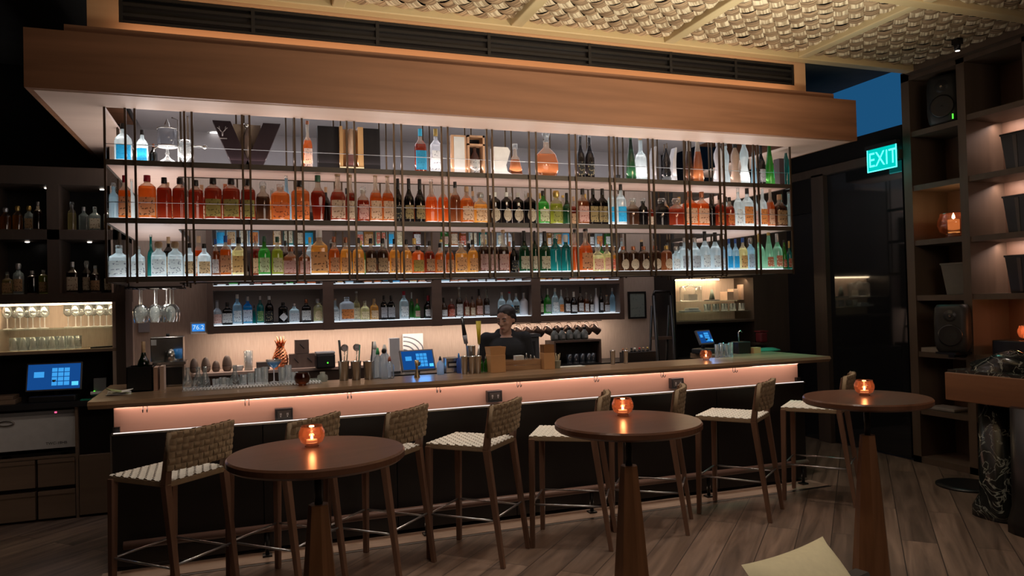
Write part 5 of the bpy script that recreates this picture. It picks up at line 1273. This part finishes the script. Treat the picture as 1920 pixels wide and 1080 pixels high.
# hanging glass rack with wine glasses
x0, x1 = X_(240, 5.66, 545), X_(345, 5.66, 545)
t = thing('stemware_rack', 'black wire rack for stemware hanging under the left of the bottle rack', 'rack', (0, 0, 0)); zr = RZ[0] - .075
for k in range(6):
    xx = x0 + (x1 - x0)*k/5; MB().tube([(xx, 5.50, zr), (xx, 5.88, zr)], .004, 6).build('rail', m_blackm, t)
MB().tube([(x0, 5.50, zr + .008), (x1, 5.50, zr + .008)], .005, 6).build('cross_bar', m_blackm, t); MB().tube([(x0, 5.88, zr + .008), (x1, 5.88, zr + .008)], .005, 6).build('cross_bar', m_blackm, t)
for xx in (x0, x1): MB().tube([(xx, 5.7, zr), (xx, 5.7, RZ[0] - .03)], .004, 6).build('hanger', m_blackm, t)
for i, (px, Y) in enumerate([(262, 5.60), (266, 5.78), (290, 5.60), (294, 5.76), (312, 5.68), (319, 5.60), (325, 5.80)]):
    wineglass(X_(px, Y, 560), Y, zr + .004, .045, .235, 'wine glass hanging upside down from the stemware rack, %s from the left' % ordw(i), 'wine glasses hanging from the stemware rack', True)
p = WY(270, 612, 7.47); tag(MB().box(p.x - .05, p.x + .045, 7.48, 7.5, p.z - .055, p.z + .055).build('wall_switch', m_grey, bevel=.004), 'small pale switch plate on the wall behind the hanging wine glasses', 'switch')
# left lit niche glasses
i = 0
for px in [14, 29, 38, 52, 62, 75, 84, 128, 142, 152, 166, 176, 188, 200, 211, 219]:
    Y = 6.95 if i % 2 == 0 else 7.04; wineglass(X_(px, Y, 620), Y, 1.515, .036, .185 if px < 100 else .19, 'wine glass on the lit glass shelf at far left, %s from the left' % ordw(i), 'wine glasses on the left lit shelf'); i += 1
for i in range(14): tumbler(X_(26 + 9*i, 6.92, 655), 6.92 + .06*(i % 2), 1.34, .033, .105, 'clear tumbler under the lit glass shelf at far left, %s from the left' % ordw(i), 'tumblers in the left lit niche')
tag(MB().obox((X_(200, 6.9, 655), 6.88, 1.348), (.11, .05, .006), (0, -.03, .1)).build('folded_black_cloth', m_black), 'flat black tray at the right end of the left lit niche', 'tray')
# towel warmer, bowls, card reader, boxes at far left
t = thing('towel_warmer', 'white towel warmer cabinet with an oval handle in the left cabinet', 'appliance', (X_(68, 6.82, 820), 6.94, .505)); ww = .285
MB().box(-ww, ww, -.12, .14, .02, .36).build('casing', m_white, t, bevel=.008); d_ = MB().box(-ww + .006, ww - .006, -.128, -.12, .055, .325).build('door', m_white, t, bevel=.003)
MB().box(-ww + .004, ww - .004, -.129, -.121, .327, .354).build('control_strip', plain('grey_strip', (.28, .28, .28), .4), t); MB().box(.13, .146, -.131, -.129, .334, .346).build('red_indicator', emit('led_pink', (1, .1, .25), 1.6), t)
MB().tube([(-.26 + .145*(1 - math.cos(a))/2*1 if False else -.20 + .055*math.cos(a), -.134, .275 + .018*math.sin(a)) for a in [2*PI*k/20 for k in range(21)]], .006, 6).build('oval_handle', m_steel, t)
text('lettering', 'TWC-18HB', .030, m_dark, t, (.14, -.1287, .095), (PI/2, 0, 0))
for x in (-.2, .2): MB().box(x - .03, x + .03, -.12, -.08, 0, .02).build('foot', m_dark, t)
for i, px in enumerate([87, 116]):
    glassware('wooden_bowl', ['shallow brown wooden bowl on the towel warmer, the left one', 'shallow brown wooden bowl on the towel warmer, the right one'][i], 'bowl', (X_(px, 6.95, 775), 6.95, .866), [(.035, 0), (.05, .015), (.058, .018), (.053, .018), (0, .006)], m_cabL, group='bowls on the towel warmer')
t = thing('card_reader', 'white card reader with a green light on the left cabinet counter', 'card reader', (X_(182, 6.80, 740), 6.84, .93)); MB().box(-.04, .05, .06, .10, 0, .16).build('grey_stand', plain('stand_grey', (.18, .18, .19), .5), t); MB().obox((0, -.02, .04), (.045, .05, .012), (-.3, 0, 0)).build('reader', m_white, t, bevel=.004); MB().box(-.04, -.03, .05, .06, .05, .06).build('green_light', emit('led_green', (.1, 1, .05), 1.6), t)
tag(MB().box(X_(152, 6.80, 750), X_(198, 6.80, 750), 6.76, 6.82, .93, .938).build('green_packet', plain('green_foil', (.02, .30, .18), .35)), 'flat shiny green packet under the card reader', 'packet')
tag(MB().box(X_(203, 6.85, 740), X_(213, 6.85, 740), 6.84, 6.88, .93, 1.02).build('white_canister', m_white, bevel=.006), 'little white canister right of the card reader', 'canister')
for i, (a, c_, z0, z1) in enumerate([(2, 32, .93, .965), (0, 28, .966, .995)]):
    tag(MB().box(X_(a - 14, 6.85, 755), X_(c_, 6.85, 755), 6.80, 6.98, z0, z1).build('wooden_tray', m_cabL, bevel=.003), ['lower brown wooden tray at the far left counter edge', 'upper brown wooden tray at the far left counter edge'][i], 'tray', 'trays at the far left')
t = thing('black_wine_fridge', 'black appliance with dials under the left end of the bar', 'appliance', (X_(188, 6.83, 820), 6.97, .505)); MB().box(-.10, .10, -.12, .12, 0, .34).build('casing', m_black, t, bevel=.006)
for x, z in ((-.05, .29), (.05, .29), (-.05, .2), (.05, .2)): MB().lathe([(.012, 0), (.010, .015), (0, .015)], (x, -.12, z), 12, rot=Matrix.Rotation(PI/2, 3, 'X')).build('dial', m_dark, t)
MB().box(-.035, .035, -.124, -.12, .035, .05).build('white_badge', m_white, t)
# ================================================================ BOXES AND DISPLAYS ON THE TOP SHELF
TZ = RZ[2]; TY = 5.64
m_boxk = plain('gift_box_black', (.010, .008, .009), .6, spec=.2); m_boxp = plain('gift_box_plum', (.022, .012, .015), .6, spec=.2); m_oak = wood('gift_box_oak', (.42, .22, .08), (.62, .36, .15), 'Z', .45, 2)
xc = X_(464, TY, 290); t = thing('open_gift_box', 'dark gift box opened into a V around a slim bottle on the top shelf', 'gift box', (xc, TY, TZ))
for s_ in (-1, 1): 
    b = MB(); b.hexa([(s_*.035 - .06, -.03, 0), (s_*.035 + .06, -.03, 0), (s_*.035 + .06, .05, 0), (s_*.035 - .06, .05, 0)] , [(s_*.17 - .06, -.03, .335), (s_*.17 + .06, -.03, .335), (s_*.17 + .06, .05, .335), (s_*.17 - .06, .05, .335)]); b.build('door_leaf', m_boxp, t)
MB().box(-.095, .095, .052, .062, .0, .335).build('tan_lining', plain('tan_lining', (.36, .27, .19), .7), t)
b = MB(); ex, ez = -.165, .25
for s_ in (-1, 1): b.tube([(ex, -.032, ez), (ex + s_*.018, -.032, ez + .02), (ex + s_*.022, -.032, ez + .045)], .0035, 6).tube([(ex + s_*.02, -.032, ez + .025), (ex + s_*.034, -.032, ez + .036)], .0028, 6)
b.tube([(ex, -.032, ez + .005), (ex, -.032, ez - .025)], .008, 8, .004).box(ex - .028, ex + .030, -.034, -.031, ez - .045, ez - .038); b.build('emblem', plain('emblem_grey', (.30, .27, .27), .4), t)

tb = thing('slim_decanter', 'slim metal-topped decanter inside the opened V-shaped gift box', 'decanter', (xc, TY - .0, TZ)); MB().lathe([(.006, 0), (.012, .02), (.032, .14), (.028, .24), (.012, .28), (.012, .30), (0, .30)], seg=16).build('body', plain('smoky_decanter', (.14, .10, .08), .2, .4), tb); MB().lathe([(.012, .30), (.022, .315), (.022, .33), (0, .338)], seg=14).build('stopper', m_steel, tb)
# black trio box with wooden centre
xa, xb, xc2, xd = [X_(p_, TY, 300) for p_ in (596, 636, 680, 712)]
t = thing('display_case', 'black display case with a tall oak box at its centre on the top shelf', 'gift box', ((xb + xc2)/2, TY, TZ)); o_ = (xb + xc2)/2
MB().box(xa - o_, xb - o_, -.02, .06, 0, .34).build('left_panel', m_boxk, t); MB().box(xc2 - o_, xd - o_, -.02, .06, 0, .34).build('right_panel', m_boxk, t); hw = (xc2 - xb)/2
MB().box(-hw, -hw + .022, -.05, .06, .035, .34).build('oak_side', m_oak, t); MB().box(hw - .04, hw, -.05, .06, .035, .34).build('oak_side', m_oak, t); MB().box(-hw, hw, .05, .06, .035, .34).build('oak_back', m_oak, t); MB().box(-hw, hw, -.06, .06, 0, .035).build('cream_base', plain('cream_base', (.72, .62, .38), .5), t)
tb = thing('boxed_bottle', 'dark slim bottle standing in the tall oak box', 'bottle', (o_, TY - .01, TZ + .035)); MB().box(-.028, .028, -.02, .02, 0, .10).build('body', plain('maroon_body', (.10, .03, .03), .3), tb); MB().lathe([(.024, .10), (.024, .285), (.016, .295), (0, .30)], seg=16).build('neck', plain('tan_neck', (.38, .25, .17), .4), tb)
# wooden two-door case
xa, xb, xc2 = [X_(p_, TY, 300) for p_ in (845, 874, 906)]
t = thing('wooden_bottle_case', 'pale wooden case opened beside a boxed bottle on the top shelf', 'gift box', (xb, TY, TZ)); m_bw = wood('light_case_wood', (.50, .27, .15), (.66, .40, .24), 'Z', .5, 2)
MB().box(xa - xb, -.004, -.03, .01, 0, .325).build('open_door', m_bw, t); MB().box(xa - xb + .02, -.02, -.034, -.03, .01, .31).build('white_card', m_white, t)
w_ = xc2 - xb; b = MB(); b.box(0, .016, -.05, .06, 0, .325).box(w_ - .016, w_, -.05, .06, 0, .325).box(0, w_, -.05, .06, .31, .325).box(0, w_, -.05, .06, 0, .012).box(0, w_, -.05, .06, .245, .258); b.build('frame', m_bw, t); MB().box(.016, w_ - .016, .045, .055, .012, .31).build('dark_lining', m_boxk, t)
tb = thing('boxed_bottle', 'dark bottle with white label inside the pale wooden case', 'bottle', (xb + w_/2, TY, TZ + .012)); MB().lathe([(.040, 0), (.040, .13), (.030, .16), (.014, .19), (.014, .225), (0, .225)], seg=20).build('body', plain('dark_spirit', (.07, .035, .03), .15), tb); MB().lathe([(.0415, .02), (.0415, .125)], seg=20, cap=False).build('white_label', labm('w'), tb)
# white display stand with decanter
x0, x1 = X_(924, TY, 310), X_(982, TY, 320); t = thing('white_display_stand', 'white sculpted display stand cradling a cognac decanter', 'display stand', (x0, TY, TZ)); L = x1 - x0
prof = [(0, 0), (L, 0), (L, .018), (L*.62, .022), (L*.42, .05), (L*.38, .10), (L*.46, .16), (L*.52, .215), (L*.44, .245), (0, .245)]
b = MB(); n = len(prof); b.add([(x, -.04, z) for x, z in prof] + [(x, .05, z) for x, z in prof], [tuple(range(n)), tuple(range(n, 2*n))[::-1]] + [(i, n + i, n + (i+1) % n, (i+1) % n) for i in range(n)]); b.build('stand', plain('matt_white', (.68, .66, .64), .5), t)
bottle(x0 + L*.73, TY - .0, TZ + .022, .125, .262, 'v', 'E', 'c', '-', 'on the white display stand', 'decanter on the stand', depth=.9)
# absinthe fountain, glass cup, small copper-capped bottle standing in for a human figure
x = X_(314, TY, 290); t = thing('absinthe_fountain', 'silver-lidded glass absinthe fountain on the top shelf', 'fountain', (x, TY, TZ))
MB().lathe([(.068, 0), (.060, .03), (.022, .055), (.010, .075), (.016, .09), (.008, .11), (.012, .135)], seg=24).build('foot', m_clear, t); MB().lathe([(.055, .135), (.062, .14), (.062, .26), (.056, .265)], seg=24, cap=False).build('glass_drum', glass('drum_glass', (.45, .45, .48), .5, .5), t)
MB().lathe([(.064, .135), (.066, .140), (.064, .146)], seg=24).build('lower_rim', m_steel, t); MB().lathe([(.064, .258), (.066, .264), (.02, .275), (.015, .30), (0, .34)], seg=24).build('silver_lid', m_steel, t); MB().tube([(.07, 0, .0), (.07, 0, .33), (.03, 0, .345)], .005, 8).build('arm_post', m_steel, t); MB().tube([(-.05, 0, .142), (-.085, 0, .12), (-.085, 0, .10)], .004, 6).build('tap', m_steel, t)
x = X_(348, TY, 290); t = thing('glass_funnel', 'clear tulip-shaped glass vessel with a steel arm on the top shelf', 'vessel', (x, TY, TZ))
MB().lathe([(.03, 0), (.03, .003), (.006, .008), (.006, .02), (.02, .035), (.046, .075), (.046, .12), (.038, .16), (.052, .185), (.049, .185), (.035, .16), (.042, .118), (.042, .078), (.0, .03)], seg=24, cap=False).build('bowl', m_clear, t)
MB().tube([(.04, 0, .15), (.09, 0, .155), (.11, 0, .15)], .006, 8).build('steel_arm', m_steel, t); MB().lathe([(0, -.017), (.014, -.01), (.017, 0), (.014, .01), (0, .017)], (.125, 0, .148), 12, cap=False).build('arm_ball', m_steel, t)
bottle(X_(287, 5.7, 290), 5.72, TZ, .05, .17, 'd', 'K', 'o', '-', 'standing in for a human figure behind the blue-label gin on the top shelf', 'stand-in bottle')
# curved black shells with a bottle
for i, (px, m_, nm) in enumerate([(1234, plain('shell_grey', (.30, .29, .31), .3), 'grey crescent-shaped bottle shell on the top shelf, the left one'), (1272, plain('shell_white', (.55, .54, .55), .3), 'pale crescent-shaped bottle shell on the top shelf, the right one')]):
    x = X_(px, TY, 300); t = thing('crescent_shell', nm, 'bottle shell', (x, TY + .02, TZ)); out = []; inn = []
    for k in range(11):
        z = .325*k/10; s_ = math.sin(PI*(.12 + .8*k/10)); out.append((-.02 - .045*s_, z)); inn.append((-.012 - .018*s_ + .0, z))
    pf = [(.075*(.4 + s2)*0 + a, z) for (a, z), s2 in zip(out, [0]*11)] + inn[::-1]; n = len(pf)
    b = MB(); b.add([(a, -.03, z) for a, z in pf] + [(a, .04, z) for a, z in pf], [tuple(range(n)), tuple(range(n, 2*n))[::-1]] + [(k, n + k, n + (k+1) % n, (k+1) % n) for k in range(n)]); b.build('shell', m_, t)
x = X_(1247, TY, 300); t = thing('sculpted_bottle', 'black curvy bottle on a clear foot beside the grey crescent shell', 'bottle', (x, TY - .02, TZ)); MB().lathe([(.044, .02), (.042, .10), (.032, .13), (.040, .18), (.030, .24), (.012, .29), (.010, .31), (0, .31)], seg=24, sy=.7).build('body', plain('gloss_black', (.01, .01, .012), .12), t); MB().lathe([(.047, 0), (.047, .02), (0, .021)], seg=24, sy=.7).build('clear_foot', m_base, t)
x = X_(1460, TY, 300); tag(MB().box(x - .028, x + .028, 5.60, 5.68, TZ, TZ + .27).build('bottle_carton', plain('carton_plum', (.06, .035, .04), .5), bevel=.002), 'dark plum bottle carton at the right end of the top shelf', 'carton')
x = X_(1158, TY, 310); t = thing('miniature', 'tiny dark glass beaker standing alone on the top shelf', 'beaker', (x, TY, TZ)); MB().lathe([(.014, 0), (.02, .03), (.024, .06), (0, .058)], seg=14).build('cup', m_dark, t); MB().lathe([(.012, -.0), (.014, .02)], seg=14, cap=False).build('foot', m_base, t)
# ================================================================ BARTENDER
def lift(z):
    k = min(1, max(0, (z - .9)/.3)); return z + .052*k*k*(3 - 2*k)
def liftv(v): return v if isinstance(v, Vector) else (v[0], v[1], lift(v[2]))
def blob_mesh(name, shapes, voxel, mat, parent, smooth=4):
    """one continuous skin grown over tapered capsules and ellipsoids"""
    mb = MB()
    def ball(c, r, rot=None):
        if not hasattr(r, '__len__'): r = (r, r, r)
        pr = [(math.sin(PI*k/10), -math.cos(PI*k/10)) for k in range(11)]
        vs = []; fs = []; c = Vector(c); R0 = rot or Matrix.Identity(3)
        for a, z in pr:
            for k in range(16):
                an = 2*PI*k/16; v = R0 @ Vector((a*math.cos(an)*r[0], a*math.sin(an)*r[1], z*r[2])); vs.append(c + v)
        for j in range(10):
            for k in range(16): fs.append((j*16 + k, j*16 + (k+1) % 16, (j+1)*16 + (k+1) % 16, (j+1)*16 + k))
        mb.add(vs, fs, True)
    for s_ in shapes:
        if s_[0] == 'b': ball(liftv(s_[1]), *s_[2:])
        else:
            _, p, q, r0, r1 = s_; p, q = Vector(liftv(p)), Vector(liftv(q)); n = max(2, int((q - p).length/(min(r0, r1)*.5)))
            for k in range(n + 1): ball(p.lerp(q, k/n), r0 + (r1 - r0)*k/n)
    tmp = bpy.data.objects.new('tmp', mb.mesh('tmp')); C.objects.link(tmp)
    r = tmp.modifiers.new('r', 'REMESH'); r.mode = 'VOXEL'; r.voxel_size = voxel; r.use_smooth_shade = True
    if smooth: m_ = tmp.modifiers.new('s', 'SMOOTH'); m_.iterations = smooth; m_.factor = .5
    dg = bpy.context.evaluated_depsgraph_get(); me = bpy.data.meshes.new_from_object(tmp.evaluated_get(dg)); bpy.data.objects.remove(tmp)
    me.name = name; o = bpy.data.objects.new(name, me); C.objects.link(o); me.materials.clear(); me.materials.append(mat); o.parent = parent; return o
m_skin = plain('skin', (.42, .24, .17), .5, 0, .06, 12); m_blackc = plain('black_cloth', (.008, .008, .010), .85, 0, .2, 20); m_hair = plain('dark_hair', (.012, .008, .007), .5, 0, .3, 60)
bt = thing('person', 'bartender in a black top with dark tied-back hair, head turned down to the left', 'person', (2.19, 6.22, 0), math.radians(-12))
HR = Matrix.Rotation(math.radians(-38), 3, 'Z') @ Matrix.Rotation(math.radians(16), 3, 'X')
HC = Vector((0, -.055, 1.478))
def hd(x, y, z): return HC + HR @ Vector((x, y, z))
sh = []
for s_ in (-1, 1):
    sh += [('c', (s_*.085, 0, .86), (s_*.095, -.01, .48), .082, .055), ('c', (s_*.095, -.01, .48), (s_*.10, .02, .08), .055, .035), ('c', (s_*.10, .03, .045), (s_*.11, -.13, .035), .035, .028),
           ('c', (s_*.165, .0, 1.265), (s_*.215, .02, 1.03), .050, .040), ('c', (s_*.215, .02, 1.03), (s_*.13, -.20, 1.00), .037, .024), ('b', (s_*.11, -.245, .995), (.036, .045, .016))]
    for k, (dx, L) in enumerate(((-.027, .058), (-.009, .070), (.009, .066), (.026, .050))):
        a = Vector((s_*.11 + dx, -.275, lift(.995))); b_ = a + Vector((0, -L*.5, -.008)); c_ = b_ + Vector((0, -L*.35, -.026)); sh += [('c', a, b_, .0095, .0085), ('c', b_, c_, .0085, .0075)]
    a = Vector((s_*.11 - s_*.030, -.225, lift(.99))); b_ = a + Vector((-s_*.022, -.03, -.01)); sh += [('c', a, b_, .011, .010), ('c', b_, b_ + Vector((-s_*.002, -.028, -.008)), .010, .008)]
sh += [('b', (0, .0, .90), (.155, .105, .12)), ('b', (0, .0, 1.04), (.125, .09, .14)), ('b', (0, -.005, 1.17), (.155, .105, .13)), ('c', (-.13, .0, 1.255), (.13, .0, 1.255), .052, .052), ('c', (0, .005, 1.24), (0, -.02, 1.345), .056, .052),
       ('b', hd(0, .012, .035), (.073, .090, .082), HR), ('b', hd(0, -.015, -.01), (.062, .070, .085), HR), ('b', hd(0, -.035, -.065), (.042, .045, .038), HR), ('b', hd(0, -.068, -.088), (.017, .015, .014), HR),
       ('c', hd(0, -.080, .020), hd(0, -.098, -.018), .008, .0115), ('b', hd(-.012, -.088, -.022), .008), ('b', hd(.012, -.088, -.022), .008),
       ('c', hd(-.040, -.066, .030), hd(.040, -.066, .030), .012, .012), ('b', hd(0, -.080, -.050), (.022, .010, .006), HR), ('b', hd(0, -.078, -.060), (.019, .010, .007), HR),
       ('b', hd(-.035, -.062, -.015), (.020, .015, .018), HR), ('b', hd(.035, -.062, -.015), (.020, .015, .018), HR)]
for s_ in (-1, 1): sh += [('b', hd(s_*.073, .012, -.008), (.009, .019, .030), HR)]
body = blob_mesh('body', sh, .0065, m_skin, bt, 3)
hs = [('b', hd(0, .022, .051), (.080, .091, .080), HR), ('b', hd(0, .060, .0), (.070, .060, .075), HR), ('b', hd(0, .115, .035), (.040, .040, .040), HR), ('c', hd(-.068, -.005, .035), hd(-.070, .02, .0), .016, .014), ('c', hd(.068, -.005, .035), hd(.070, .02, .0), .016, .014)]
blob_mesh('hair', hs, .007, m_hair, bt, 2)
for s_ in (-1, 1):
    MB().lathe([(math.sin(PI*k/8)*.011, -math.cos(PI*k/8)*.011) for k in range(9)], tuple(hd(s_*.029, -.066, .012)), 12, cap=False).build('eye', plain('eye_white', (.35, .32, .30), .2), bt)
    MB().tube([hd(s_*.014, -.0805, .030), hd(s_*.030, -.080, .036), hd(s_*.046, -.070, .031)], .0035, 6).build('eyebrow', m_hair, bt)
    MB().tube([hd(s_*.017, -.077, .009), hd(s_*.029, -.0795, .006), hd(s_*.042, -.073, .009)], .0025, 6).build('eyelashes', m_hair, bt)
MB().tube([hd(-.020, -.0875, -.054), hd(0, -.0925, -.054), hd(.020, -.0875, -.054)], .0042, 8).build('lips', plain('lip', (.32, .09, .07), .45), bt)
ts = [('b', (0, .0, .93), (.175, .125, .13)), ('b', (0, .0, 1.04), (.150, .115, .15)), ('b', (0, -.005, 1.16), (.180, .130, .13)), ('c', (-.145, .005, 1.25), (.145, .005, 1.25), .062, .062), ('c', (-.05, .03, 1.30), (.05, .03, 1.30), .045, .045)]
for s_ in (-1, 1): ts += [('c', (s_*.170, .0, 1.255), (s_*.222, .02, 1.03), .064, .056), ('c', (s_*.222, .02, 1.03), (s_*.142, -.17, 1.003), .052, .036)]
blob_mesh('black_top', ts, .009, m_blackc, bt, 4)
ps = [('b', (0, .0, .87), (.170, .120, .10))]
for s_ in (-1, 1): ps += [('c', (s_*.09, 0, .84), (s_*.098, -.01, .48), .092, .070), ('c', (s_*.098, -.01, .48), (s_*.10, .02, .10), .070, .055)]
blob_mesh('trousers', ps, .010, m_blackc, bt, 3)
for s_ in (-1, 1): blob_mesh('shoe', [('c', (s_*.10, .035, .045), (s_*.112, -.14, .04), .043, .036)], .009, m_black, bt, 2)
